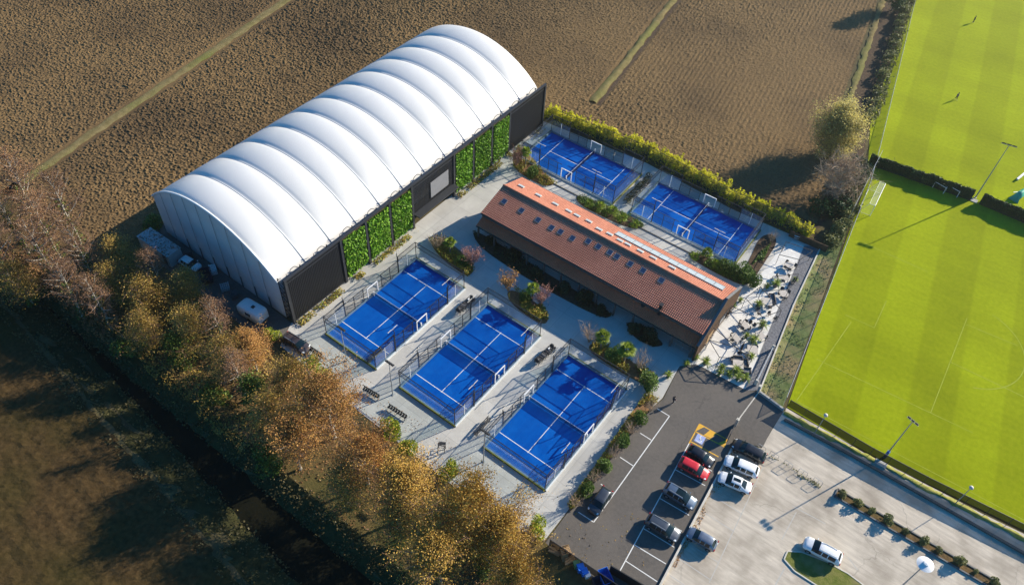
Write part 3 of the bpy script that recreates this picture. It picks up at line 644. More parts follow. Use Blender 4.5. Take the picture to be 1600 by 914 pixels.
# ------------------------------------------------------------------ clubhouse
def clubhouse():
    rz = .0147; org = Vector((-.85, 21.95, 0))
    root = empty('clubhouse', org, rz, 'long low clubhouse with terracotta tiled roof and rows of skylights', 'building')
    L, YR, YN = 41.7, 6.05, 11.4; ZR, ZE = 6.72, 4.88
    def slope(ya, za, yb, zb, m, name, x0=0.0, x1=L, col=.31, row=.37):
        nx = int((x1-x0)/col)*4; ny = int(hypot(yb-ya, zb-za)/row); nrm = Vector((0, -(zb-za), (yb-ya)))
        nrm.normalize()
        if nrm.z < 0: nrm = -nrm
        P = []
        for j in range(ny):
            for e in (0, 1):
                t = (j+e*.999)/ny; lift = .055*(1-e)+.0
                rw = []
                for i in range(nx+1):
                    ph = (i % 4)/4; h = .075*abs(sin(pi*ph))+lift*1.0+random.uniform(0, .012)
                    rw.append(Vector((x0+(x1-x0)*i/nx, ya+(yb-ya)*t, za+(zb-za)*t))+nrm*h)
                P.append(rw)
        o = MB().grid(P, sm=False).build(name, m, root)
        return o
    # each course starts high at its lower edge: rows run from the eave to the ridge
    slope(-.1, ZE-.04, YR, ZR, K['tile'], 'roof_slope')
    slope(YN+.1, ZE-.04, YR, ZR, K['tile'], 'roof_slope')
    slope(-1.35, 2.8, .85, 3.85, K['tile_low'], 'veranda_roof')
    mb = MB()
    for k in range(int(L/.5)): mb.tube((k*.5, YR, ZR+.10), (k*.5+.52, YR, ZR+.13), .17, .19, 8)
    mb.build('ridge_cap', K['tile'], root)
    MB().box(L/2, YR, ZE/2-.1, L-.5, YN-.9, ZE-.25).build('wall', K['wall'], root)
    MB().add([(L-.3, .4, ZE-.3), (L-.3, YN-.4, ZE-.3), (L-.3, YR, ZR-.15), (.3, .4, ZE-.3), (.3, YN-.4, ZE-.3), (.3, YR, ZR-.15)], [(0, 1, 2), (5, 4, 3)]).build('gable', K['wall'], root)
    mb = MB(); mb.bar((0, -.2, ZE-.1), (L, -.2, ZE-.1), .14, .16); mb.build('gutter', K['dark'], root)
    mb = MB(); mb.bar((0, YN+.2, ZE-.1), (L, YN+.2, ZE-.1), .14, .16); mb.build('gutter', K['dark'], root)
    mb = MB(); mb.bar((0, -1.42, 2.72), (L, -1.42, 2.72), .14, .14); mb.build('gutter', K['dark'], root)
    MB().bar((0, .3, 4.2), (L, .3, 4.2), .06, .9).build('clerestory', K['wall_dark'], root)
    for k in range(13): MB().box(.35+k*3.4, -1.15, 1.36, .26, .26, 2.7).build('pillar', K['wall_dark'], root)
    for k in range(12):
        f = MB().box(1.9+k*3.4, .95, 1.25, 2.3, .12, 2.3).build('veranda_window', K['dark'], root)
        MB().box(1.9+k*3.4, .87, 1.25, 2.1, .05, 2.1).build('pane', K['winglass'], f)
    # tall end wall towards the terrace
    P = [(L+.05, -1.5), (L+.05, YN+1.9)]
    mb = MB(); prof = [(-1.5, 0), (YN+1.9, 0), (YN+1.9, 3.9), (YR+.1, ZR+.75), (-1.5, 3.55)]
    mb.add([(L+.02, y, z) for y, z in prof]+[(L+.34, y, z) for y, z in prof], [(4, 3, 2, 1, 0), (5, 6, 7, 8, 9)]+[(i, (i+1) % 5, 5+(i+1) % 5, 5+i) for i in range(5)])
    mb.build('end_wall', K['brick'], root)
    mb = MB()
    for (y0, z0), (y1, z1) in ((prof[2], prof[3]), (prof[3], prof[4])): mb.bar((L+.18, y0, z0+.05), (L+.18, y1, z1+.05), .42, .1)
    mb.build('wall_coping', K['pot'], root)
    MB().box(L+.37, 3.2, 1.15, .05, 1.8, 2.2).build('door', K['timber'], root)
    MB().box(L+.37, 7.6, 1.5, .05, 2.2, 1.3).build('window', K['winglass'], root)
    Mi = (Matrix.Translation(org) @ Matrix.Rotation(rz, 4, 'Z')).inverted()
    def on_roof(px, py, north):
        lo = 4.0
        for z in np.arange(4.4, 7.4, .01):
            p = Mi @ g(px, py, z)
            zz = ZE+(ZR-ZE)*((YN-p.y)/(YN-YR) if north else p.y/YR)
            if z >= zz: return p
        return p
    pa, pb = atan2(ZR-ZE, YR), atan2(ZR-ZE, YN-YR)
    for q in [(788, 315.4), (814.9, 329.6), (840.9, 344.2), (861.9, 356.3), (875.9, 362.8), (894.5, 372.7), (919.3, 377.5), (935, 385.8), (953, 394.8), (963.9, 401.3), (984.7, 412.7), (1004.8, 423.2), (1033.3, 438.5)]:
        p = on_roof(*q, False)
        R_ = Matrix.Translation(p) @ Matrix.Rotation(pa, 4, 'X')
        mb = MB()
        for (cx, cy, sx, sy) in ((0, .46, .92, .08), (0, -.46, .92, .08), (.42, 0, .08, .84), (-.42, 0, .08, .84)): mb.box(cx, cy, .11, sx, sy, .08)
        mb.V = [tuple(R_ @ Vector(v)) for v in mb.V]; f = mb.build('skylight', K['board'], root)
        m2 = MB().box(0, 0, .12, .76, .84, .03); m2.V = [tuple(R_ @ Vector(v)) for v in m2.V]; m2.build('pane', K['skyglass'], f)
    for q in [(814.2, 292.4), (840.9, 306.4), (867.2, 320.2), (888, 331.1), (901.1, 338.1), (919.7, 347.1), (935.7, 359.6), (952.1, 367.2), (968.3, 377.2), (980.3, 383.1), (1000, 393.6), (1020.2, 404), (1049.7, 419.2)]:
        p = on_roof(*q, True)
        R_ = Matrix.Translation(p) @ Matrix.Rotation(-pb, 4, 'X')
        mb = MB().box(0, 0, .17, 1.15, .62, .16); mb.V = [tuple(R_ @ Vector(v)) for v in mb.V]; f = mb.build('roof_hatch', K['kerb'], root)
        m2 = MB().box(0, 0, .265, 1.0, .5, .02); m2.V = [tuple(R_ @ Vector(v)) for v in m2.V]; m2.build('pane', K['paleglass'], f)
    A, B = on_roof(963, 365.5, True), on_roof(1130.5, 452, True)
    n = 12; w = (B.x-A.x)/n; yc = (A.y+B.y)/2
    for k in range(n):
        R_ = Matrix.Translation(Vector((A.x+(k+.5)*w, yc, ZE+(YN-yc)/(YN-YR)*(ZR-ZE)))) @ Matrix.Rotation(-pb, 4, 'X')
        m2 = MB().box(0, 0, .17, w-.08, 1.25, .08); m2.V = [tuple(R_ @ Vector(v)) for v in m2.V]; m2.build('glazed_panel', K['paleglass'], root)
    R_ = Matrix.Translation(Vector(((A.x+B.x)/2, yc, ZE+(YN-yc)/(YN-YR)*(ZR-ZE)))) @ Matrix.Rotation(-pb, 4, 'X')
    mb = MB()
    for s in (-.7, .7): mb.box(0, s, .15, B.x-A.x+.2, .12, .16)
    for s in (-1, 1): mb.box(s*(B.x-A.x)/2, 0, .15, .12, 1.3, .16)
    mb.V = [tuple(R_ @ Vector(v)) for v in mb.V]; mb.build('glazing_frame', K['board'], root)
    p = on_roof(1029.5, 486, False)
    ch = MB().box(p.x, .3, 4.6, .42, .42, 2.4).build('chimney', K['black'], root); MB().box(p.x, .3, 5.9, .6, .6, .1).build('cap', K['black'], ch)
    p2 = Mi @ g(1004, 480, 3.3)
    MB().lathe([(.22, 3.0), (.22, 3.7), (.34, 3.75), (.34, 3.85), (.05, 3.95)], p2.x, p2.y, 8).build('roof_vent', K['black'], root)
    return root

# ------------------------------------------------------------------ padel courts
def court():
    root = empty('padel_court', (0, 0, 0), 0, 'blue padel court', 'padel court', 'blue padel courts with glass ends and mesh sides')
    mb = MB()
    for s in (-1, 1):
        mb.box(s*5.13, 0, .14, .22, 20.48, .36); mb.box(0, s*10.13, .14, 10.04, .22, .36)
    mb.build('kerb', K['court_kerb'], root)
    for s in (-1, 1): MB().box(0, s*10.31, .18, 10.5, .14, .37).build('turf_edging', K['turf_edge'], root)
    MB().box(5.33, 0, .13, .16, 20.4, .26).build('pale_edging', K['pale'], root)
    MB().box(0, 0, 0.0, 10.02, 20.02, .06).build('playing_surface', K['turf'], root)
    mb = MB()
    for s in (-1, 1): mb.quad((-5, s*6.95-.05, .034), (5, s*6.95-.05, .034), (5, s*6.95+.05, .034), (-5, s*6.95+.05, .034))
    mb.quad((-.05, -7.1, .038), (.05, -7.1, .038), (.05, 7.1, .038), (-.05, 7.1, .038))
    mb.build('court_lines', K['paint'], root)
    gx, gy = MB().box(0, 0, 1.66, 1.96, .03, 2.7), MB().box(0, 0, 1.66, .03, 1.96, 2.7)
    first = {}
    def inst(key, name, mb, m, loc):
        if key not in first: first[key] = mb.build(name, m, root); o = first[key]
        else: o = first[key].copy(); COL.objects.link(o); o.parent = root
        o.location = loc; return o
    for s in (-1, 1):
        for k in range(5): inst('gx', 'glass_panel', gx, K['glass'], (-4+2*k, s*10.1, 0))
        for e in (-1, 1):
            for y in (9.0, 7.0): inst('gy', 'glass_panel', gy, K['glass'], (e*5.1, s*y, 0))
    # white clamps on the glass joints
    wp_ = MB().box(0, 0, 1.65, .07, .07, 2.75)
    for s in (-1, 1):
        for e in (-1, 1): inst('wp', 'glass_post', wp_, K['white'], (e*5.1, s*8, 0))
    p4 = MB().box(0, 0, 2.05, .09, .09, 4.1); p3 = MB().box(0, 0, 1.6, .08, .08, 3.2)
    for s in (-1, 1):
        for x in (-5.13, 5.13): inst('p4', 'post', p4, K['black'], (x, s*10.16, 0))
        for e in (-1, 1):
            inst('p4', 'post', p4, K['black'], (e*5.14, s*6.0, 0))
            for y in (4.0, 2.0): inst('p3', 'post', p3, K['black'], (e*5.14, s*y, 0))
    m1 = MB().box(0, 0, 1.75, .02, 1.92, 2.75); m4 = MB().box(0, 0, 3.55, .02, 3.9, .95); mx = MB().box(0, 0, 3.55, 10.1, .02, .95)
    for e in (-1, 1):
        for y in (-5, -3, 3, 5): inst('m1', 'mesh_panel', m1, K['wire'], (e*5.12, y, 0))
        for y in (-8, 8): inst('m4', 'mesh_panel', m4, K['wire'], (e*5.12, y, 0))
        inst('mx', 'mesh_panel', mx, K['wire'], (0, e*10.12, 0))
    mb = MB()
    for s in (-1, 1):
        mb.bar((-5.13, s*10.16, 4.08), (5.13, s*10.16, 4.08), .08); mb.bar((-5.13, s*10.16, 3.05), (5.13, s*10.16, 3.05), .06)
        for e in (-1, 1):
            mb.bar((e*5.14, s*10.16, 4.08), (e*5.14, s*6, 4.08), .08); mb.bar((e*5.14, s*10.16, 3.05), (e*5.14, s*6, 3.05), .06)
            mb.bar((e*5.14, s*6, 3.15), (e*5.14, s*1.1, 3.15), .07)
            mb.bar((e*5.14, s*6, 1.9), (e*5.14, s*1.1, 1.9), .04)
    mb.build('top_rail', K['black'], root)
    for e in (-1, 1):
        mb = MB(); mb.bar((e*5.16, -1.1, 0), (e*5.16, -1.1, 2.35), .13); mb.bar((e*5.16, 1.1, 0), (e*5.16, 1.1, 2.35), .13); mb.bar((e*5.16, -1.16, 2.35), (e*5.16, 1.16, 2.35), .13)
        mb.build('gate_frame', K['white'], root)
    nt_ = MB().box(0, 0, .48, 9.9, .03, .82).build('net', K['net'], root)
    MB().box(0, 0, .91, 9.9, .035, .05).build('net_tape', K['pale'], nt_)
    for e in (-1, 1): MB().box(e*5.0, 0, .5, .16, .16, 1.0).build('net_post', K['white'], root)
    far_poles = []
    for e in (-1, 1):
        for y in (-6, 6):
            mb = MB(); x = e*5.3
            mb.path([(x, y, 0), (x, y, 3.2), (x+e*.05, y, 4.4), (x, y, 5.0), (x-e*.2, y, 5.25)], .055, 6)
            lp = mb.build('light_pole', K['black'], root)
            m2 = MB(); m2.box(x-e*.28, y-.62, 5.3, .085, .75, .06); m2.box(x-e*.28, y+.62, 5.3, .085, .75, .06); m2.box(x-e*.26, y, 5.26, .06, .5, .06)
            m2.build('lamp_head', K['kerb'], lp)
            if e < 0: far_poles.append(lp.data)
    return root, far_poles

# ------------------------------------------------------------------ plants
K['leaf_wall'] = leaf_mat('living_wall_leaf', [(.03, .06, .01), (.09, .23, .012), (.16, .36, .02), (.28, .48, .04), (.10, .22, .02)], .15)
K['leaf_bare'] = leaf_mat('rusty_sparse_leaf', [(.12, .06, .035), (.24, .12, .055), (.34, .17, .065), (.22, .16, .07)], .13)
K['leaf_twig'] = leaf_mat('grey_twig_bud', [(.22, .15, .10), (.36, .26, .17), (.44, .33, .20)], .3)
K['leaf_olive'] = leaf_mat('olive_gold_leaf', [(.15, .12, .03), (.32, .23, .05), (.46, .29, .06), (.26, .15, .05)], .13)
K['leaf_orange'] = leaf_mat('orange_leaf', [(.28, .125, .038), (.42, .19, .05), (.48, .25, .065), (.38, .23, .055), (.30, .15, .05)], .13)
K['leaf_gold'] = leaf_mat('golden_leaf', [(.30, .17, .03), (.43, .24, .04), (.50, .30, .05), (.37, .26, .05), (.33, .18, .04)], .13)
K['leaf_ivy'] = leaf_mat('ivy_leaf', [(.03, .06, .012), (.08, .13, .02), (.15, .20, .025)], .15)
K['leaf_lime'] = leaf_mat('lime_leaf', [(.12, .17, .012), (.26, .30, .02), (.36, .38, .03)], .35)
K['leaf_green'] = leaf_mat('shrub_leaf', [(.035, .075, .014), (.085, .15, .022), (.16, .24, .035)], .25)
K['leaf_bamboo'] = leaf_mat('bamboo_leaf', [(.36, .37, .015), (.58, .56, .03), (.80, .72, .05), (.46, .50, .04)], .6)
K['leaf_hedge'] = leaf_mat('hedge_leaf', [(.008, .042, .012), (.016, .068, .016), (.04, .11, .02)], .1)
K['leaf_brush'] = leaf_mat('brush_leaf', [(.07, .09, .03), (.16, .18, .06), (.28, .27, .11)], .3)
K['leaf_tuft'] = leaf_mat('dry_tuft', [(.05, .042, .018), (.10, .082, .03), (.15, .115, .04)], .2)
K['hedge_blocker'] = mat('hedge_blocker', (.004, .022, .008), (.009, .036, .010), 2, .95)
K['leaf_willow'] = leaf_mat('willow_leaf', [(.24, .23, .08), (.48, .43, .17), (.62, .53, .22), (.68, .56, .12)], .5)
K['leaf_palm'] = leaf_mat('palm_leaf', [(.08, .14, .015), (.20, .27, .03), (.34, .40, .05)], .35)
K['leaf_cover'] = leaf_mat('ground_cover_leaf', [(.18, .11, .03), (.36, .27, .04), (.24, .30, .04), (.44, .26, .05)], .3)
K['leaf_pink'] = leaf_mat('pink_brown_leaf', [(.30, .13, .11), (.46, .24, .19), (.36, .17, .12)], .3)
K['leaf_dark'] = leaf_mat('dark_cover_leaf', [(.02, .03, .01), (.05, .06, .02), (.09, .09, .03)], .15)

def branch_set(rng, H, R, trunk_r, n_limb, twig_n, fork=.25, droop=0.0, base=.22):
    """trunk, limbs and twigs of one tree; returns the wood mesh builder and the twig ends"""
    mb = MB(); tw = MB(); tips = []
    lean = Vector((rng.normal()*.03, rng.normal()*.03, 1)); pts = [Vector((0, 0, -.1))]
    for k in range(1, 7): pts.append(Vector((lean.x*H*k/6+rng.normal()*.09, lean.y*H*k/6+rng.normal()*.09, H*.94*k/6)))
    for k in range(6): mb.tube(pts[k], pts[k+1], trunk_r*(1-k/6.6), trunk_r*(1-(k+1)/6.6), 7, cap=False)
    def at(t): f = t*6; i = min(5, int(f)); return pts[i].lerp(pts[i+1], f-i)
    for i in range(n_limb):
        t = base+(1-base)*(i+rng.random()*.8)/n_limb; t = min(t, .97); a = i*2.4+rng.normal()*.4
        prof = sin(pi*min(1, max(.0, (t-base)/(1-base))*.72+.22)); ln = R*(.55+.5*rng.random())*max(.35, prof)
        d = Vector((cos(a), sin(a), .30+.75*t+rng.normal()*.15)).normalized(); p0 = at(t); r_ = trunk_r*(.42-.24*t)
        p1 = p0+d*ln*.5; d2 = (d+Vector((rng.normal()*.2, rng.normal()*.2, .28-droop))).normalized(); p2 = p1+d2*ln*.55
        mb.tube(p0, p1, r_, r_*.62, 5, cap=False); mb.tube(p1, p2, r_*.62, r_*.22, 4, cap=False); tips.append(p2)
        for j in range(twig_n):
            s = .25+.75*rng.random(); q = p0.lerp(p1, s/.5) if s < .5 else p1.lerp(p2, (s-.5)/.5)
            dd = Vector((rng.normal(), rng.normal(), .35-droop+rng.normal()*.5)).normalized(); l2 = ln*(.22+.28*rng.random())
            e = q+dd*l2; tw.tube(q, e, r_*.26+.016, .016, 3, cap=False); tips.append(e); tips.append(q.lerp(e, .55))
            for _ in range(2):
                e2 = e+Vector((rng.normal(), rng.normal(), .3-droop+rng.normal()*.5)).normalized()*l2*.6; tw.tube(q.lerp(e, .6), e2, .022, .012, 3, cap=False); tips.append(e2)
    return mb, tw, tips

def tree_proto(seed, H, R, leaf, n_leaf, s0, s1, bark='bark', n_limb=14, twig_n=7, trunk_r=.22, spread=.55, droop=0.0, base=.22, ivy=0, keep=1.0, name='tree', tmat='twig_rust'):
    rng = np.random.default_rng(seed)
    root = empty(name, (0, 0, 0))
    mb, tw, tips = branch_set(rng, H, R, trunk_r, n_limb, twig_n, droop=droop, base=base)
    mb.build('trunk', K[bark], root); tw.build('branches', K[tmat], root)
    T = np.array([tuple(t) for t in tips]); w = rng.random(len(T))**1.5+.08
    if keep < 1: w[rng.random(len(T)) > keep] = 0
    w /= w.sum(); idx = rng.choice(len(T), n_leaf, p=w)
    pts = T[idx]+rng.normal(size=(n_leaf, 3))*spread*np.array([1, 1, .8]); pts[:, 2] = np.maximum(pts[:, 2], .3)
    V, Fq = leaf_quads(pts, s0, s1, (.2, .45, .45), .8, rng)
    np_obj('crown', V, Fq, K[leaf], root)
    if ivy:
        zz = rng.random(ivy)**1.3*H*.62; a = rng.random(ivy)*2*pi; rr = .3+rng.random(ivy)*(.55+.3*np.sin(zz*1.7))
        V, Fq = leaf_quads(np.stack([rr*np.cos(a), rr*np.sin(a), zz+.1], -1), .2, .42, (0, 0, .2), .9, rng); np_obj('ivy', V, Fq, K['leaf_ivy'], root)
    return root

def shrub_proto(seed, rx, ry, h, leaf, n, s0, s1, name='shrub', lobes=6, stems=True, flat=False):
    rng = np.random.default_rng(seed); root = empty(name, (0, 0, 0))
    C = [np.array([rng.normal()*rx*.38, rng.normal()*ry*.38, h*(.45+.18*rng.random())]) for _ in range(lobes)]
    Rl = [(.42+.25*rng.random()) for _ in range(lobes)]
    P = []
    for i in range(n):
        k = rng.integers(lobes); v = rng.normal(size=3); v /= np.linalg.norm(v); v *= Rl[k]*(.72+.36*rng.random()); P.append(C[k]+v*np.array([rx, ry, h*.95]))
    P = np.array(P); P[:, 2] = np.abs(P[:, 2])+.04
    V, Fq = leaf_quads(P, s0, s1, (.15, .3, .5), .8, rng); np_obj('foliage', V, Fq, K[leaf], root)
    if stems:
        mb = MB()
        for _ in range(7):
            a = rng.random()*6.28; mb.tube((.1*cos(a), .1*sin(a), 0), (rx*.5*cos(a), ry*.5*sin(a), h*.75), .035, .012, 4, cap=False)
        mb.build('stem', K['twig'], root)
    return root

def bare_shrub_proto(seed, r, h, twig, leaf=None, n=0):
    rng = np.random.default_rng(seed); root = empty('bare_shrub', (0, 0, 0)); mb = MB(); tips = []
    for i in range(16):
        a = rng.random()*6.28; l = .35+.65*rng.random(); p0 = Vector((.08*cos(a), .08*sin(a), 0)); p1 = Vector((r*.45*l*cos(a), r*.45*l*sin(a), h*.55)); p2 = p1+Vector((r*.5*l*cos(a+rng.normal()*.5), r*.5*l*sin(a+rng.normal()*.5), h*.4*(1.2-l*.5)))
        mb.tube(p0, p1, .04, .026, 4, cap=False); mb.tube(p1, p2, .026, .014, 3, cap=False)
        for j in range(11):
            q = p0.lerp(p1, .4+.6*rng.random()) if j < 4 else p1.lerp(p2, rng.random()); e = q+Vector((rng.normal()*.35*r*.6, rng.normal()*.35*r*.6, (.25+.3*rng.random())*h*.6)); mb.tube(q, e, .017, .010, 3, cap=False); tips.append(e)
    mb.build('stem', K[twig], root)
    if leaf:
        T = np.array([tuple(t) for t in tips]); pts = T[rng.choice(len(T), n)]+rng.normal(size=(n, 3))*.16
        V, Fq = leaf_quads(pts, .10, .22, (0, 0, .3), .8, rng); np_obj('foliage', V, Fq, K[leaf], root)
    return root

def palm_proto(seed, trunk_h, r, nf=20, leaf='leaf_palm', pot=None, fan=True):
    rng = np.random.default_rng(seed); root = empty('palm', (0, 0, 0)); z0 = 0.0
    if pot:
        MB().lathe([(.26, 0), (.34, .62), (.36, .66), (.30, .66), (.28, .58)], n=10).build('pot', K[pot], root); z0 = .58
    if trunk_h > .1:
        mb = MB(); n = max(3, int(trunk_h/.3))
        for k in range(n):
            z = z0+trunk_h*k/n; mb.tube((0, 0, z), (0, 0, z+trunk_h/n), .15-.02*(k % 2), .13, 7, cap=False)
        mb.build('trunk', K['bark'], root)
    V, Fc = [], []
    top = Vector((0, 0, z0+trunk_h))
    for i in range(nf):
        a = i*2.399+rng.normal()*.15; el = 1.25-1.75*(i/nf)+rng.normal()*.12; ln = r*(.8+.35*rng.random()); P = []
        d = Vector((cos(a)*cos(el), sin(a)*cos(el), sin(el))); side = Vector((-sin(a), cos(a), 0))
        stalk = top+d*ln*.32
        if fan:
            upv = side.cross(d)
            for k in range(-6, 7):
                an = k*.2; dd = (d*cos(an)+side*sin(an)); e = stalk+dd*ln*.66*(1-.018*k*k)-Vector((0, 0, .10*ln+.012*abs(k)*ln)); m_ = stalk+dd*ln*.36; w = ln*.036
                pp = side*cos(an)-d*sin(an); o = len(V); V += [tuple(stalk), tuple(m_+pp*w), tuple(e), tuple(m_-pp*w)]; Fc.append((o, o+1, o+2, o+3))
        else:
            prev = top.copy()
            for k in range(1, 9):
                c = top+d*ln*k/8-Vector((0, 0, ln*.38*(k/8)**2)); w = ln*.20*sin(pi*min(1, k/8*.8+.15))
                for s in (-1, 1):
                    e = c+side*s*w+d*ln*.07-Vector((0, 0, w*.35)); o = len(V); V += [tuple(prev), tuple(c), tuple(e), tuple(prev.lerp(e, .7)+Vector((0, 0, .01)))]; Fc.append((o, o+1, o+2, o+3))
                prev = c
    np_obj('fronds', np.array(V), np.array(Fc), K[leaf], root)
    return root

def hedge(name, pts, w, h, leaf, n, s0, s1, label, cat, tuft=.25, seed=3, kind=None, core=0.0, aspect=.7, culms=0):
    rng = np.random.default_rng(seed); P = [Vector(p[:2]) for p in pts]; seg = [(b-a).length for a, b in zip(P[:-1], P[1:])]; tot = sum(seg)
    root = empty(name, (P[0].x, P[0].y, 0), 0, label, cat)
    out = []; cu = [(rng.random()*tot, rng.normal()*w*.26, h*rng.uniform(.75, 1.45), rng.normal()*.28, rng.normal()*.28) for _ in range(culms)]
    for _ in range(int(n*.55) if culms else 0):
        d, off, hh, lx, ly = cu[rng.integers(culms)]; i = 0
        while d > seg[i] and i < len(seg)-1: d -= seg[i]; i += 1
        c = P[i].lerp(P[i+1], min(1, d/seg[i])); dr = (P[i+1]-P[i]).normalized(); nn = Vector((-dr.y, dr.x)); f = rng.random()**.7; r_ = .34*(1.15-f)
        out.append((c.x+nn.x*off+lx*f+rng.normal()*r_-P[0].x, c.y+nn.y*off+ly*f+rng.normal()*r_-P[0].y, max(.05, hh*f)))
    if culms: n = int(n*.45)
    t = rng.random(n)*tot; clump = rng.random(int(tot/1.1)+3); ch = rng.random(int(tot/1.1)+3)
    for d in t:
        i = 0; dd = d
        while dd > seg[i] and i < len(seg)-1: dd -= seg[i]; i += 1
        c = P[i].lerp(P[i+1], min(1, dd/seg[i])); dr = (P[i+1]-P[i]).normalized(); nn = Vector((-dr.y, dr.x)); k = int(d/1.1); f = d/1.1-k
        hh = h*(1-tuft+tuft*2*(ch[k]*(1-f)+ch[k+1]*f)); off = (clump[k]-.5)*w*.35
        u = rng.random(); ang = rng.random()*pi
        if u < .75: q = nn*(cos(ang)*w*.5+off); z = hh*(.35+.65*sin(ang)**.6)*(.8+.25*rng.random())
        else: q = nn*(rng.normal()*w*.3+off); z = hh*rng.random()
        out.append((c.x+q.x-P[0].x, c.y+q.y-P[0].y, max(.05, z)))
    V, Fq = leaf_quads(np.array(out), s0, s1, (.2, .4, .5), aspect, rng); np_obj('foliage', V, Fq, K[leaf], root)
    mb = MB()
    for a, b in zip(P[:-1], P[1:]):
        m = max(1, int((b-a).length/1.5))
        for k in range(m):
            c = a.lerp(b, (k+.5)/m)-P[0]; mb.tube((c.x, c.y, 0), (c.x+rng.normal()*.15, c.y+rng.normal()*.15, h*.8), .05, .02, 4, cap=False)
    mb.build('stem', K['twig'], root)
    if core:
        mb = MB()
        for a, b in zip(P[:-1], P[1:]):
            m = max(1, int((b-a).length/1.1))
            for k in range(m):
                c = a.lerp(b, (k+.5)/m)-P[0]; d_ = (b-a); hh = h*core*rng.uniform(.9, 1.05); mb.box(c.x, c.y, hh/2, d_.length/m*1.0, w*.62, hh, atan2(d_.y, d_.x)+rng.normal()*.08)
        mb.build('light_block_core', K['hedge_blocker'], root)  # solid boxes added inside the foliage to block light, not real branches
    return root

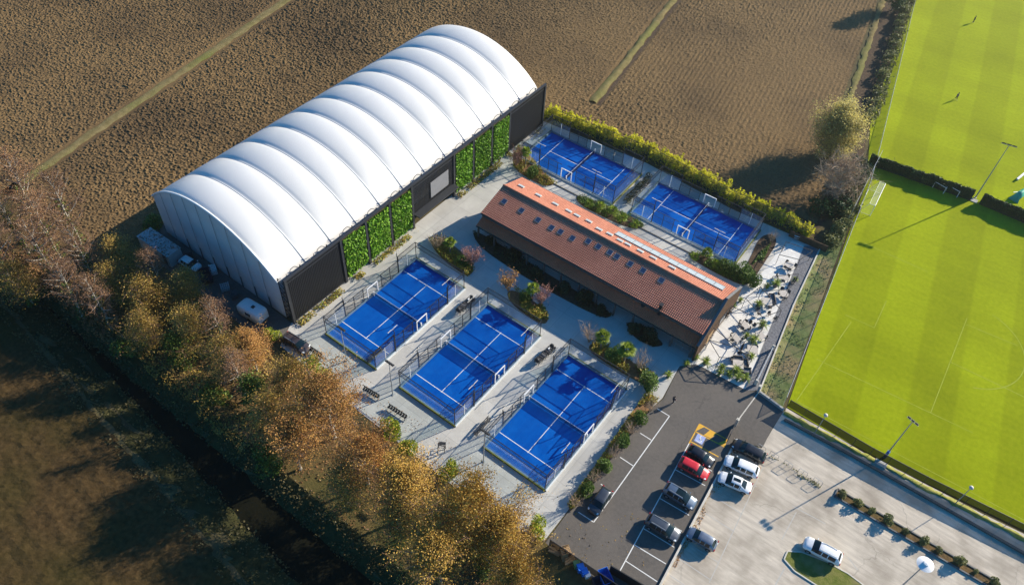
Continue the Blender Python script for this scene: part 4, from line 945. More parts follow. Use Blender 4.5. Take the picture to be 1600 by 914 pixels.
# ------------------------------------------------------------------ vehicles
def car(kind, paint, L=4.4, Wd=1.8, H=1.5, name='parked_car', roofc=None, sunroof=False, rails=False, glassroof=False):
    m = bpy.data.materials.get('paint_'+paint[0])
    if not m: m = mat('paint_'+paint[0], paint[1], rough=.32, spec=.5, metal=paint[2] if len(paint) > 2 else 0.0, coat=.7)
    root = empty(name, (0, 0, 0)); hw = Wd/2; belt = H*.62
    hood = {'suv': .66, 'wagon': .60, 'hatch': .61, 'sedan': .60, 'mini': .64}[kind]*H
    # station: fraction of length from the tail, half width, underside, belt, top, half width at the top, is glass (side, top)
    if kind == 'sedan': tail = [(0, .78, .50, .42, .50, .62), (.015, .90, .34, .56, .62, .72), (.05, .95, .24, .60, .655, .80), (.14, .98, .22, .615, .665, .84), (.17, .98, .22, .62, .68, .82), (.32, .99, .2, .62, .965, .66)]
    elif kind in ('hatch', 'mini'): tail = [(0, .80, .45, .50, .55, .66), (.015, .92, .32, .58, .64, .76), (.05, .96, .24, .61, .70, .80), (.06, .97, .23, .615, .73, .79), (.15, .98, .22, .62, .955, .68), (.19, .99, .2, .62, .98, .68)]
    else: tail = [(0, .80, .45, .50, .56, .68), (.012, .93, .32, .59, .66, .78), (.035, .96, .24, .615, .72, .80), (.045, .97, .23, .62, .74, .80), (.11, .98, .22, .62, .965, .70), (.15, .99, .2, .62, .985, .70)]
    mid = [(.34, 1, .2, .62, 1.0, .70), (.36, 1, .2, .62, 1.0, .70), (.50, 1, .2, .62, 1.0, .70), (.52, 1, .2, .62, 1.0, .70), (.585, 1, .2, .62, .98, .69), (.615, 1, .2, .62, .955, .68)]
    hr = hood/H; wsb = .775 if kind != 'mini' else .76
    nose = [(wsb, .99, .2, .615, hr+.04, .82), (wsb+.02, .985, .2, .61, hr+.02, .82), (.90, .96, .22, .56, hr-.03, .76), (.965, .90, .26, .48, hr-.10, .66), (.99, .80, .32, .40, hr-.20, .55), (1.0, .70, .40, .38, hr-.26, .50)]
    st = tail+mid+nose; ns = len(st); V = []
    for f, w, zb, bl, tp, tw in st:
        x = (f-.5)*L; ww = w*hw; tz = tp*H; bz = min(bl*H, tz-.02); tww = tw*hw
        half = [(0, zb*H*.9+.06), (ww*.86, zb*H*.9+.06), (ww, zb*H*.9+.20), (ww*1.0, bz*.62+.1), (ww*.975, bz), (tww+.03, tz-.055), (tww*.86, tz), (tww*.4, tz+.025), (0, tz+.03)]
        V += [(x, y, z) for y, z in half]+[(x, -y, z) for y, z in half[-2:0:-1]]
    n = 16; body = []; gl = {'windscreen': [], 'rear_window': [], 'side_window': [], 'sunroof': []}
    a_, b_ = len(tail), len(tail)+len(mid)
    rw0 = len(tail)-2 if kind != 'sedan' else len(tail)-2
    for i in range(ns-1):
        for j in range(n):
            k = (j+1) % n; q = (i*n+j, (i+1)*n+j, (i+1)*n+k, i*n+k); sd_ = j in (4, 11); top = j in (6, 7, 8, 9); edge = j in (5, 10)
            key = None
            if i == b_-1 and (top or edge): key = 'windscreen'
            elif i == (a_-3 if kind != 'sedan' else a_-2) and top: key = 'rear_window'
            elif sd_ and a_-1 <= i < b_ and not (i == a_ or i == a_+2): key = 'side_window'
            elif glassroof and top and a_+1 <= i < b_-1: key = 'windscreen' if False else 'sunroof'
            elif sunroof and j in (7, 8) and a_+1 <= i <= a_+3: key = 'sunroof'
            (gl[key] if key else body).append(q)
    body += [tuple(range(n))[::-1], tuple((ns-1)*n+j for j in range(n))]
    def sub(name_, faces, mtl, par, off=0.0):
        use = sorted({v for f in faces for v in f}); mp = {v: i for i, v in enumerate(use)}; me = bpy.data.meshes.new(name_)
        me.from_pydata([V[v] for v in use], [], [[mp[v] for v in f] for f in faces]); me.polygons.foreach_set('use_smooth', [True]*len(me.polygons)); me.materials.append(mtl); me.update()
        return link(bpy.data.objects.new(name_, me), par)
    b = sub('body', body, m, root)
    sub('windscreen', gl['windscreen'], K['carglass'], root); sub('rear_window', gl['rear_window'], K['carglass'], root)
    for s in (0, 1):
        fs = [q for q in gl['side_window'] if (V[q[0]][1] < 0) == bool(s)]
        sub('side_window', fs, K['carglass'], root)
    if gl['sunroof']: sub('sunroof', gl['sunroof'], K['carglass'], root)
    wr = .33 if kind in ('suv',) else .31
    for fx_ in (.185, .815):
        for s in (-1, 1):
            x = (fx_-.5)*L; ty = MB(); ty.tube((x, s*(hw-.20), wr), (x, s*(hw+.012), wr), wr, wr, 16); w_ = ty.build('wheel', K['rubber'], root)
            r2 = MB(); r2.tube((x, s*(hw-.1), wr), (x, s*(hw+.022), wr), wr*.64, wr*.6, 12); r2.build('rim', K['rim'], w_)
            ar = MB(); P = []
            for k in range(9):
                t = pi*k/8; P.append([(x+(wr+.10)*cos(t), s*(hw-.01), wr+(wr+.08)*sin(t)), (x+(wr+.10)*cos(t), s*(hw+.008), wr+(wr+.08)*sin(t)), (x+(wr+.0)*cos(t), s*(hw+.008), wr+(wr+.0)*sin(t))])
            ar.grid(P).build('wheel_arch', K['plastic'], root)
    for s in (-1, 1):
        MB().add([(L*.462, s*hw*.60, hood*.80), (L*.462, s*hw*.84, hood*.78), (L*.40, s*hw*.955, hood*.93), (L*.415, s*hw*.66, hood*.965)], [(0, 1, 2, 3)] if s > 0 else [(3, 2, 1, 0)]).build('headlight', K['lamp'], root)
        MB().box(-L*.485, s*hw*.80, H*.60, .12, .28, .16).build('tail_light', K['tail'], root)
        x = (wsb-.075-.5)*L; MB().box(x, s*(hw+.11), belt+.06, .12, .22, .14).build('mirror', m, root, bevel=.02)
        MB().box(L*.02-(.0), s*(hw*.995), belt*.83, .20, .03, .035).build('door_handle', K['rim'], root)
        if rails: MB().bar((-L*.33, s*hw*.60, H+.05), (L*.10, s*hw*.60, H+.05), .05, .05).build('roof_rail', K['galv'], root)
    MB().box(L*.492, 0, .42, .06, hw*1.1, .16).build('grille', K['plastic'], root)
    MB().box(-L*.497, 0, .52, .04, .5, .12).build('number_plate', K['white'], root)
    return root

# ------------------------------------------------------------------ people
def skin_obj(name, verts, edges, radii, m, parent, rootv=0, sub=2):
    me = bpy.data.meshes.new(name); me.from_pydata(verts, edges, []); me.materials.append(m)
    o = link(bpy.data.objects.new(name, me), parent)
    o.modifiers.new('skin', 'SKIN'); s = o.modifiers.new('sub', 'SUBSURF'); s.levels = sub; s.render_levels = sub
    for v, r_ in zip(me.skin_vertices[0].data, radii): v.radius = (r_, r_) if not hasattr(r_, '__len__') else r_
    me.skin_vertices[0].data[rootv].use_root = True
    return o
def person(loc, rz, label, top, legs, stride=.32, hairm='hair', bag=False):
    root = empty('person', loc, rz, label, 'person'); s = stride
    V = [(0, 0, .95), (.01, 0, 1.15), (.02, 0, 1.36), (.03, 0, 1.48), (.05, 0, 1.58), (.06, 0, 1.70),
         (0, .10, .90), (s*.45, .10, .50), (s, .10, .07), (s+.16, .10, .035), (0, -.10, .90), (-s*.15, -.10, .50), (-s, -.10, .10), (-s+.13, -.10, .035),
         (.01, .19, 1.40), (-.06, .24, 1.12), (.10, .25, .92), (.17, .24, .84), (.01, -.19, 1.40), (.03, -.24, 1.12), (.2, -.23, .98), (.27, -.22, .93)]
    E_ = [(0, 1), (1, 2), (2, 3), (3, 4), (4, 5), (0, 6), (6, 7), (7, 8), (8, 9), (0, 10), (10, 11), (11, 12), (12, 13), (2, 14), (14, 15), (15, 16), (16, 17), (2, 18), (18, 19), (19, 20), (20, 21)]
    Rr = [.125, .115, .13, .055, .085, .075, .085, .058, .042, .035, .085, .058, .042, .035, .058, .045, .034, .03, .058, .045, .034, .03]
    skin_obj('body', V, E_, Rr, K['skin'], root)
    tI = [0, 1, 2, 14, 15, 16, 18, 19, 20]; mp = {v: i for i, v in enumerate(tI)}
    skin_obj('jacket', [V[i] for i in tI], [(mp[a], mp[b]) for a, b in E_ if a in mp and b in mp], [Rr[i]+.028 for i in tI], K[top], root)
    lI = [0, 6, 7, 8, 10, 11, 12]; mp = {v: i for i, v in enumerate(lI)}
    skin_obj('trousers', [V[i] for i in lI], [(mp[a], mp[b]) for a, b in E_ if a in mp and b in mp], [Rr[i]+.022 for i in lI], K[legs], root)
    for a, b in ((8, 9), (12, 13)): skin_obj('shoe', [V[a], V[b]], [(0, 1)], [.05, .045], K['whitecloth'], root, sub=1)
    mb = MB(); mb.lathe([(.02, 1.50), (.10, 1.56), (.112, 1.64), (.095, 1.74), (.05, 1.79), (.01, 1.80)], .03, 0, 10); mb.build('hair', K[hairm], root)
    mb = MB(); mb.tube((.13, 0, 1.63), (.155, 0, 1.60), .016, .02, 5); mb.build('nose', K['skin'], root)
    return root

# ------------------------------------------------------------------ street furniture
def floodlight(h, name='floodlight_mast', lamps=3, head_w=1.6, m='dark', base=None, rz=0.0):
    root = empty(name, (0, 0, 0), rz)
    mb = MB(); mb.tube((0, 0, 0), (0, 0, h*.5), h*.0085+.03, h*.007+.02, 8); mb.tube((0, 0, h*.5), (0, 0, h), h*.007+.02, h*.004+.02, 8); mb.box(0, 0, .03, .4, .4, .06)
    mb.build('pole', K[m], root)
    MB().bar((-head_w/2, 0, h), (head_w/2, 0, h), .09).build('crossbar', K[m], root)
    for k in range(lamps):
        x = -head_w/2+head_w*(k+.5)/lamps
        R_ = Matrix.Translation((x, .12, h+.05)) @ Matrix.Rotation(radians(-35), 4, 'X')
        b = MB().box(0, 0, 0, head_w/lamps*.78, .42, .16); b.V = [tuple(R_ @ Vector(v)) for v in b.V]; lo = b.build('lamp', K['black'], root)
        b = MB().box(0, 0, -.09, head_w/lamps*.66, .34, .02); b.V = [tuple(R_ @ Vector(v)) for v in b.V]; b.build('lens', K['lamp'], lo)
    if base: mb = MB(); mb.tube((0, 0, 0), (0, 0, 1.6), .22, .2, 10); mb.build('base_sleeve', K[base], root)
    return root
def fence(name, pts, h, mesh_m, post_m, step, label, cat='fence', zoff=0.0, post_w=.06, rail=True):
    P = [Vector(p) for p in pts]; root = empty(name, (P[0].x, P[0].y, 0), 0, label, cat)
    first = None
    for a, b in zip(P[:-1], P[1:]):
        a = Vector((a.x, a.y, 0)); b = Vector((b.x, b.y, 0)); n = max(1, round((b-a).length/step))
        MB().quad(a+Vector((0, 0, zoff)), b+Vector((0, 0, zoff)), b+Vector((0, 0, h)), a+Vector((0, 0, h))).build('mesh_panel', K[mesh_m], root, world=True)
        if rail:
            mb = MB(); mb.bar(a+Vector((0, 0, h)), b+Vector((0, 0, h)), post_w); mb.build('rail', K[post_m], root, world=True)
        for k in range(n+1 if b == P[-1] else n):
            c = a.lerp(b, k/n)
            if first is None: first = MB().box(0, 0, h/2+.05, post_w, post_w, h+.1).build('post', K[post_m], root); o = first
            else: o = first.copy(); COL.objects.link(o); o.parent = root
            o.location = (c.x-P[0].x, c.y-P[0].y, 0)
    return root
def chair_proto(m='wicker'):
    root = empty('terrace_chair', (0, 0, 0))
    MB().box(0, 0, .44, .50, .50, .07).build('seat', K[m], root)
    mb = MB(); P = []
    for k in range(9):
        a = pi*.5+pi*k/8; P.append([(.27*cos(a)*1.0, .27*sin(a), .46), (.30*cos(a), .30*sin(a), .80)])
    mb.grid(P); mb.build('backrest', K[m], root)
    mb = MB()
    for x in (-.2, .2):
        for y in (-.2, .2): mb.tube((x, y, .42), (x*1.15, y*1.15, 0), .02, .016, 4)
    mb.build('leg_frame', K['black'], root)
    return root
def table_proto(w, d, round_=False, m='tabletop', h=.74):
    root = empty('terrace_table', (0, 0, 0))
    if round_: MB().lathe([(w/2-.03, h-.05), (w/2, h-.03), (w/2, h), (.01, h+.001)], n=18, sm=False).build('tabletop', K[m], root)
    else: MB().box(0, 0, h-.02, w, d, .05).build('tabletop', K[m], root, bevel=.01)
    mb = MB()
    if round_ or w < 1.0: mb.tube((0, 0, 0), (0, 0, h-.04), .05, .05, 8); mb.box(0, 0, .02, .5, .5, .04)
    else:
        for x in (-w/2+.08, w/2-.08):
            for y in (-d/2+.08, d/2-.08): mb.box(x, y, h/2-.03, .06, .06, h-.06)
    mb.build('pedestal', K['black'], root)
    return root

# ================================================================== the place itself
hall(); clubhouse()

# courts
c0, far_poles = court()
CT = [((0, 0), 0, 'blue court nearest the dark and green hall facade'), ((15.24, -.17), 0, 'blue court in the middle of the row of three beside the autumn trees'),
      ((30.88, -.25), 0, 'blue court nearest the asphalt car park and the clipped bushes'),
      ((2.38, 47.92), -pi/2+.022, 'blue court behind the clubhouse beside the far end of the hall'), ((26.5, 48.54), -pi/2+.022, 'blue court behind the clubhouse beside the white terrace')]
for i, ((x, y), rz, lb) in enumerate(CT):
    if i == 0: o = c0; o.location = (x, y, 0); o['label'] = lb
    else:
        o = copy_tree(c0, loc=(x, y, 0), rz=rz, label=lb)
        if i > 2:                     # the far courts are lit from the clubhouse side only
            for q in [q for q in o.children if q.data in far_poles]:
                for w in list(q.children): bpy.data.objects.remove(w)
                bpy.data.objects.remove(q)

# floodlight masts by the courts and the pitches
def put(o, px, py, z=0, **k):
    p = g(px, py, z); o.location = (p.x, p.y, 0 if z else z)
    for a, b in k.items(): o[a] = b
    return o
m1 = floodlight(7.5, lamps=4, head_w=1.5, m='galv'); tag(m1, 'slim floodlight mast at the corner of the court nearest the hall', 'floodlight', 'floodlight masts at the tree side of the courts'); put(m1, 541.5, 563.5)
for px, py, lb in ((613.7, 616.5, 'slim floodlight mast at the end of the middle court'), (755.5, 721, 'slim floodlight mast half behind the golden tree tops')):
    o = copy_tree(m1, label=lb); put(o, px, py)
o = floodlight(12.3, 'floodlight_mast', 3, 2.6, 'galv'); tag(o, 'tall grey floodlight mast standing in the gap of the dark hedge', 'floodlight'); put(o, 1524, 309); o.rotation_euler = (0, 0, .2)
o = floodlight(9.3, 'floodlight_mast', 3, 1.7, 'galv', base='blue'); tag(o, 'floodlight mast with blue foot at the lower touchline', 'floodlight'); put(o, 1382, 714); o.rotation_euler = (0, 0, -.3)
def globe(h, px, py, lb, name='street_lamp'):
    root = empty(name, (0, 0, 0), 0, lb, 'street lamp'); MB().tube((0, 0, 0), (0, 0, h), .06, .045, 7).build('pole', K['galv'], root)
    mb = MB(); mb.lathe([(.05, h-.05), (.22, h+.05), (.30, h+.2), (.24, h+.36), (.08, h+.44)], n=12); mb.build('lamp_globe', K['kerb'], root); put(root, px, py); return root
globe(4.4, 1273, 676, 'small globe street lamp by the corner of the lawn'); globe(4.4, 1492, 787, 'small globe street lamp halfway along the black netting')
p = g(1446, 881, 8.0)
root = empty('street_lamp', (p.x, p.y, 0), 0, 'tall street lamp with a wide white disc reflector', 'street lamp')
MB().tube((0, 0, 0), (0, 0, 7.9), .11, .07, 8).build('pole', K['galv'], root)
MB().lathe([(.95, 7.92), (1.0, 7.97), (.35, 8.16), (.30, 8.3), (.05, 8.36)], n=24, sm=False).build('disc', K['white'], root)

# fences, walls, gates
fence('lawn_fence', [g(1223, 633), g(1357, 290)], 2.1, 'green_mesh', 'galv', 3.0, 'green wire fence between the weedy verge and the lower lawn', zoff=.03)
fence('lawn_fence', [g(1357, 290), g(1372, 236), g(1434, -20)], 1.3, 'green_mesh', 'galv', 3.0, 'low wire fence along the ditch brush beside the upper lawn', zoff=.03)
fence('ball_stop_net', [g(1322, 350), g(1366, 262)], 4.2, 'wire_fine', 'galv', 5.0, 'tall ball stop net behind the white football goal', zoff=.05)
fence('windbreak_fence', [g(1229, 637), g(1357, 712), g(1440, 756), g(1640, 855)], 2.05, 'windbreak', 'dark', 2.6, 'fence hung with black windbreak netting along the lawn edge', zoff=.38)
wl = kerb('x', [(1149, 690), (1022, 932)], .26, .34, None); W_ = tag(wl.build('dividing_wall', K['kerb']), 'low pale wall dividing the dark and the worn car parks', 'wall')
wl = kerb('x', [(1186, 614), (1224, 642)], .28, .5, None); tag(wl.build('low_wall', K['concrete']), 'short low wall between the weedy verge and the car park entrance', 'wall')
tag(kerb('x', [(1186, 612), (1149, 662)], .16, .05, None).build('gate_track', K['kerb']), kind='structure')
for px, py, lb in ((1149, 664, 'pale gate pillar beside the dark gate leaf'), (1184, 612, 'pale gate pillar at the foot of the terrace')):
    p = g(px, py); mb = MB(); mb.box(0, 0, .75, .34, .34, 1.5); o = mb.build('gate_pillar', K['concrete'], loc=(p.x, p.y, 0)); tag(o, lb, 'pillar')
    MB().box(0, 0, 1.53, .44, .44, .08).build('cap', K['kerb'], o)
a, b = g(1146, 668), g(1136, 690); root = empty('gate_leaf', (a.x, a.y, 0), 0, 'dark sheet metal gate leaf standing open by the yellow hatching', 'gate')
MB().bar((*a[:2], 1.15), (*b[:2], 1.15), .06, 1.9).build('sheet_panel', K['black'], root, world=True)
mb = MB(); mb.bar((*a[:2], 0), (*a[:2], 2.2), .1); mb.bar((*b[:2], .1), (*b[:2], 2.2), .1); mb.bar((*a[:2], 2.14), (*b[:2], 2.14), .1); mb.build('frame', K['dark'], root, world=True)
a, b = g(1206, 547), g(1180, 601); root = empty('sliding_gate', (a.x, a.y, 0), 0, 'galvanised sliding gate rail drawn back along the gravel strip', 'gate')
mb = MB()
for z in (.25, 1.0): mb.bar((*a[:2], z), (*b[:2], z), .14 if z > .5 else .08)
mb.build('rail', K['galv'], root, world=True)
mb = MB()
for k in range(9): c = a.lerp(b, k/8); mb.bar((c.x, c.y, .05), (c.x, c.y, 1.0), .05)
mb.build('bar', K['galv'], root, world=True)
mb = MB()
for c in (a, b): mb.box(c.x, c.y, .6, .45, .2, 1.2)
mb.build('end_post', K['kerb'], root, world=True)
a, b = g(1232, 369), g(1290, 394); o = MB().bar((0, 0, .7), (*(b-a)[:2], .7), .16, 1.4).build('timber_screen', K['mulch'], loc=(a.x, a.y, 0)); tag(o, 'dark screen fence closing the top of the terrace', 'fence')
fence('railing', [g(1043, 536), g(1075, 555)], 1.0, 'wire_fine', 'galv', 1.2, 'short galvanised railing under the veranda corner', cat='railing', zoff=.1)
fence('back_fence', [g(852, 187), g(1010, 250), g(1150, 324), g(1262, 376)], 3.2, 'wire_fine', 'black', 4.0, 'thin wire fence between the far courts and the bamboo', zoff=.05)
fence('yard_fence', [g(858, 852), g(985, 938)], 1.8, 'windbreak', 'dark', 2.2, 'dark screened fence behind the bins', zoff=.05)

# hedges, bamboo, brush
hedge('bamboo_hedge', gp([(851, 182), (1010, 243), (1150, 316), (1264, 372)]), 2.1, 2.35, 'leaf_bamboo', 34000, .20, .60, 'tall feathery yellow green bamboo hedge along the ploughed field', 'hedge', .42, 5, core=.4, aspect=.36, culms=330)
hedge('clipped_hedge', gp([(1362, 243), (1524, 300)], 1.9), 1.3, 2.05, 'leaf_hedge', 26000, .13, .28, 'long dark hedge across the lawns beside the two small goals', 'hedge', .10, 6, core=.9)
hedge('clipped_hedge', gp([(1538, 305), (1700, 373)], 1.9), 1.3, 2.05, 'leaf_hedge', 22000, .13, .28, 'dark hedge on the terrace side of the tall floodlight, running off to the picture edge'.replace('terrace side of', 'far side of'), 'hedge', .10, 7, core=.9)
hedge('planter_hedge', gp([(976, 320), (1016, 278)]), 1.2, 1.1, 'leaf_dark', 1800, .14, .32, 'low dark hedge in a bed between the two far courts', 'hedge', .2, 8)
tag(hedge('ditch_brush', [g(1352, 200), g(1366, 170), g(1385, 105), g(1410, 30), g(1434, -40)], 2.4, 1.7, 'leaf_brush', 9000, .22, .55, None, None, .4, 9), kind='stuff')
tag(hedge('verge_brush', [g(1292, 386), g(1312, 360), g(1330, 325)], 2.4, 1.4, 'leaf_brush', 3000, .22, .5, None, None, .4, 10), kind='stuff')
tag(hedge('field_corner_brush', [g(1262, 330), g(1300, 338), g(1322, 300), g(1345, 262)], 3.2, 2.2, 'leaf_hedge', 5200, .22, .5, None, None, .4, 12), kind='stuff')

# scattered ground cover: weeds on the verge, plants in the beds, fallen leaves, climbers' feet
def bank_z(X, Y):
    S = np.array([sw(x) for x in X]); z = np.interp(-Y, [30, 30.7, 31.8, 32.5, 33.2, 33.6], [0, -.2, -.8, -1.2, -1.5, -1.5]); z2 = np.interp(S-Y, [-2.2, 2.55, 3], [-1.5, -.12, .02]); return np.where(S-Y > -2.2, z2, z)
def scatter(name, poly, n, s0, s1, leaf, zr, seed, zf=None):
    rg = np.random.default_rng(seed); xs = [p[0] for p in poly]; ys = [p[1] for p in poly]
    X = rg.uniform(min(xs), max(xs), n*3); Y = rg.uniform(min(ys), max(ys), n*3); ok = inside(X, Y, poly); d = vnoise(X, Y, 1.6, seed) > .34; ok &= d
    X, Y = X[ok][:n], Y[ok][:n]; pts = np.stack([X, Y, .03+rg.random(len(X))*zr+(zf(X, Y) if zf else 0)], -1)
    V, Fq = leaf_quads(pts, s0, s1, (0, .1, .8), .8, rg); return tag(np_obj(name, V, Fq, K[leaf]), kind='stuff')
scatter('verge_weeds', gp([(1283, 390), (1335, 322), (1224, 630), (1190, 612), (1240, 480)]), 1500, .10, .30, 'leaf_brush', .22, 21)
for i, (pts, mk) in enumerate(BEDS):
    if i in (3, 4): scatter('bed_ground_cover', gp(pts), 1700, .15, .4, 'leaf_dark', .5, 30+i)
    elif i == 7: scatter('bed_ground_cover', gp([(1160, 436), (1188, 395), (1205, 380), (1190, 412), (1172, 440)]), 900, .15, .4, 'leaf_green', .4, 37)
    else: scatter('bed_ground_cover', gp(pts), 2400 if i not in (6, 9) else 1700, .13, .34, 'leaf_cover' if i not in (6, 9) else 'leaf_green', 1.15 if i < 3 else .7, 30+i)
scatter('fallen_leaves', [(-44, -30), (-44, -15), (-10, -17), (45, -19), (60, -18), (60, -30)], 5000, .15, .35, 'leaf_bare', .05, 51)
scatter('fallen_leaves', gp([(440, 535), (470, 520), (560, 600), (660, 660), (800, 760), (850, 800), (850, 845), (760, 800), (640, 705)]), 900, .08, .20, 'leaf_orange', .02, 59)
scatter('fallen_leaves', gp([(858, 846), (905, 796), (1000, 790), (1010, 880), (960, 910), (900, 880)]), 90, .10, .24, 'leaf_gold', .02, 52)
scatter('fallen_leaves', gp([(1150, 694), (1160, 700), (1040, 914), (1026, 930)]), 700, .10, .24, 'leaf_orange', .03, 53)
scatter('facade_foot_plants', [(-10.2, -11.5), (-9.0, -11.5), (-9.0, 15.4), (-10.2, 15.4)], 1100, .15, .38, 'leaf_cover', .5, 54)
scatter('facade_foot_plants', [(-10.2, 26.5), (-9.0, 26.5), (-9.0, 53), (-10.2, 53)], 1100, .15, .38, 'leaf_cover', .5, 55)
scatter('bank_grass', [(x, sw(x)-1.9) for x in (-90, -50, 0, 50)]+[(x, sw(x)-4.5) for x in (50, 0, -50, -90)], 6500, .14, .40, 'leaf_tuft', .35, 56, bank_z)

scatter('bank_grass', [(-90, -29.8), (60, -29.8), (60, -33.4), (-90, -33.4)], 6500, .14, .42, 'leaf_tuft', .4, 57, bank_z)
scatter('bank_grass', [(x, sw(x)+2.4) for x in (-90, -50, 0, 50)]+[(x, sw(x)-2) for x in (50, 0, -50, -90)], 6000, .14, .42, 'leaf_tuft', .4, 58, bank_z)
# trees of the canal row
PT = {}
def proto(k, *a, **q): PT[k] = tree_proto(*a, **q); return PT[k]
specs = {'bare1': dict(seed=1, H=17, R=4.9, leaf='leaf_bare', n_leaf=3000, s0=.10, s1=.22, bark='bark_pale', n_limb=28, twig_n=14, trunk_r=.30, spread=.50, ivy=500, base=.25),
         'bare2': dict(seed=2, H=15.5, R=4.3, leaf='leaf_bare', n_leaf=2500, s0=.10, s1=.22, bark='bark_pale', n_limb=26, twig_n=14, trunk_r=.27, spread=.50, ivy=380, base=.25),
         'olive1': dict(seed=3, H=10.5, R=4.2, leaf='leaf_olive', n_leaf=9500, s0=.10, s1=.24, bark='bark', n_limb=22, twig_n=12, trunk_r=.17, spread=.55, base=.18, ivy=300),
         'olive2': dict(seed=4, H=9.5, R=4.4, leaf='leaf_olive', n_leaf=9000, s0=.10, s1=.24, bark='bark_pale', n_limb=22, twig_n=12, trunk_r=.16, spread=.6, base=.15, ivy=420),
         'orange1': dict(seed=5, H=12.5, R=6.4, leaf='leaf_orange', n_leaf=21000, s0=.10, s1=.23, bark='bark_pale', n_limb=30, twig_n=10, trunk_r=.28, spread=.46, base=.27),
         'orange2': dict(seed=6, H=11, R=5.4, leaf='leaf_orange', n_leaf=16000, s0=.10, s1=.23, bark='bark_pale', n_limb=27, twig_n=10, trunk_r=.24, spread=.44, base=.27),
         'gold1': dict(seed=7, H=13, R=6.4, leaf='leaf_gold', n_leaf=21000, s0=.11, s1=.25, bark='bark_pale', n_limb=30, twig_n=10, trunk_r=.28, spread=.46, base=.27),
         'gold2': dict(seed=8, H=11.5, R=5.6, leaf='leaf_gold', n_leaf=15500, s0=.11, s1=.25, bark='bark_pale', n_limb=27, twig_n=10, trunk_r=.24, spread=.44, base=.27),
         'ivy': dict(seed=9, H=8.5, R=3.2, leaf='leaf_ivy', n_leaf=4200, s0=.18, s1=.36, bark='bark', n_limb=16, twig_n=7, trunk_r=.16, spread=.5, base=.08, ivy=900)}
used = {}
TREES = [('bare1', 28, 292, 1.05, 'bare rust brown tree at the picture edge by the ploughed field'), ('bare2', 92, 315, 1.0, 'bare pale stemmed tree beside the end of the grass track'),
         ('bare2', -60, 330, 1.05, 'bare rust tree just outside the picture edge, level with the grass track end'), ('bare1', -120, 300, 1.0, 'bare tree standing well outside the picture edge in the canal row'), ('olive1', -95, 380, 1.1, 'brown gold tree outside the picture edge near the canal bank'),
         ('bare2', 8, 335, .95, 'rust brown twiggy tree at the picture edge behind the leaning one'), ('bare1', 62, 345, .9, 'dense rust brown tree in the middle of the bare group'), ('bare1', 100, 442, .78, 'pale forked tree nearest the canal bank in the bare group'), ('olive2', 30, 440, .9, 'dark twiggy tree at the picture edge right above the canal'),
         ('olive2', 178, 440, .86, 'brown leafed tree in front of the white limbed tree'), ('bare1', 240, 425, .66, 'red brown tree between the shed and the white hatchback'), ('olive1', 220, 520, .86, 'brown olive tree with bare lower limbs on the canal side'), ('olive1', 300, 520, .9, 'gold brown tree with ivy feet below the pallet boxes'),
         ('bare2', 372, 580, .74, 'grey brown twiggy tree between the two ivy trees'), ('olive2', 262, 470, .82, 'bright gold twiggy tree by the blue skip'), ('olive1', 420, 655, .9, 'olive tree at the foot of the rust orange tree'),
         ('bare1', -20, 380, 1.0, 'bare leaning tree cut by the picture edge above the canal'), ('bare2', 60, 388, .95, 'bare ivy clad tree between canal and ploughed field'),
         ('bare1', 128, 392, .82, 'bare pale trunk with a green ivy sleeve near the pale shed'), ('olive1', 196, 402, .86, 'brown gold tree right behind the pale storage shed'),
         ('bare2', 150, 465, .80, 'bare white limbed tree leaning over the canal bank'), ('olive2', 232, 466, .95, 'thin gold leaved tree opposite the dark skip'),
         ('olive1', 300, 455, .82, 'yellow gold tree beside the white equipment boxes'), ('bare2', 338, 500, .74, 'twiggy grey brown tree facing the round nosed caravan'),
         ('ivy', 278, 545, .86, 'dark green ivy covered tree on the canal side below the caravan'), ('olive2', 352, 556, .92, 'ivy stemmed gold tree behind the caravan'),
         ('orange2', 402, 545, .70, 'reddish brown tree next to the corner of the hall'), ('ivy', 398, 612, .92, 'green and yellow ivy tree across from the parked dark estate'),
         ('olive1', 452, 600, .92, 'olive green tree beside the dark estate car'), ('orange1', 524, 634, .98, 'big round orange brown plane tree beside the seat rows'),
         ('orange2', 470, 690, .96, 'rust orange tree on the canal side of the big round plane'), ('orange1', 580, 712, .86, 'orange tree in front of the second seat row'),
         ('olive2', 540, 760, .90, 'olive brown tree leaning to the canal below the orange planes'), ('gold2', 652, 760, .98, 'gold and olive tree beside the black tubular rack'),
         ('olive1', 618, 812, 1.02, 'thin olive tree with bare white limbs above the dark bank'), ('gold1', 742, 798, 1.0, 'large golden tree at the corner of the court nearest the car park'),
         ('gold2', 700, 868, 1.0, 'golden brown tree at the lower picture edge'), ('gold1', 798, 838, .86, 'bright golden tree overhanging the pavement'),
         ('gold2', 806, 905, .86, 'orange gold tree nearest the bins')]
for i, (k, px, py, s, lb) in enumerate(TREES):
    if k not in PT: o = proto(k, name='deciduous_tree', **specs[k])
    else: o = copy_tree(PT[k])
    zc = specs[k]['H']*s*.60; p = g(px, py, zc); k_ = -.9 if k[:4] in ('oran', 'gold') else 0; o.location = (p.x+k_*.5, min(p.y+k_, -15), 0); o.rotation_euler = (0, 0, i*1.9); o.scale = (s, s, s); tag(o, lb, 'tree', 'trees in the row along the canal')
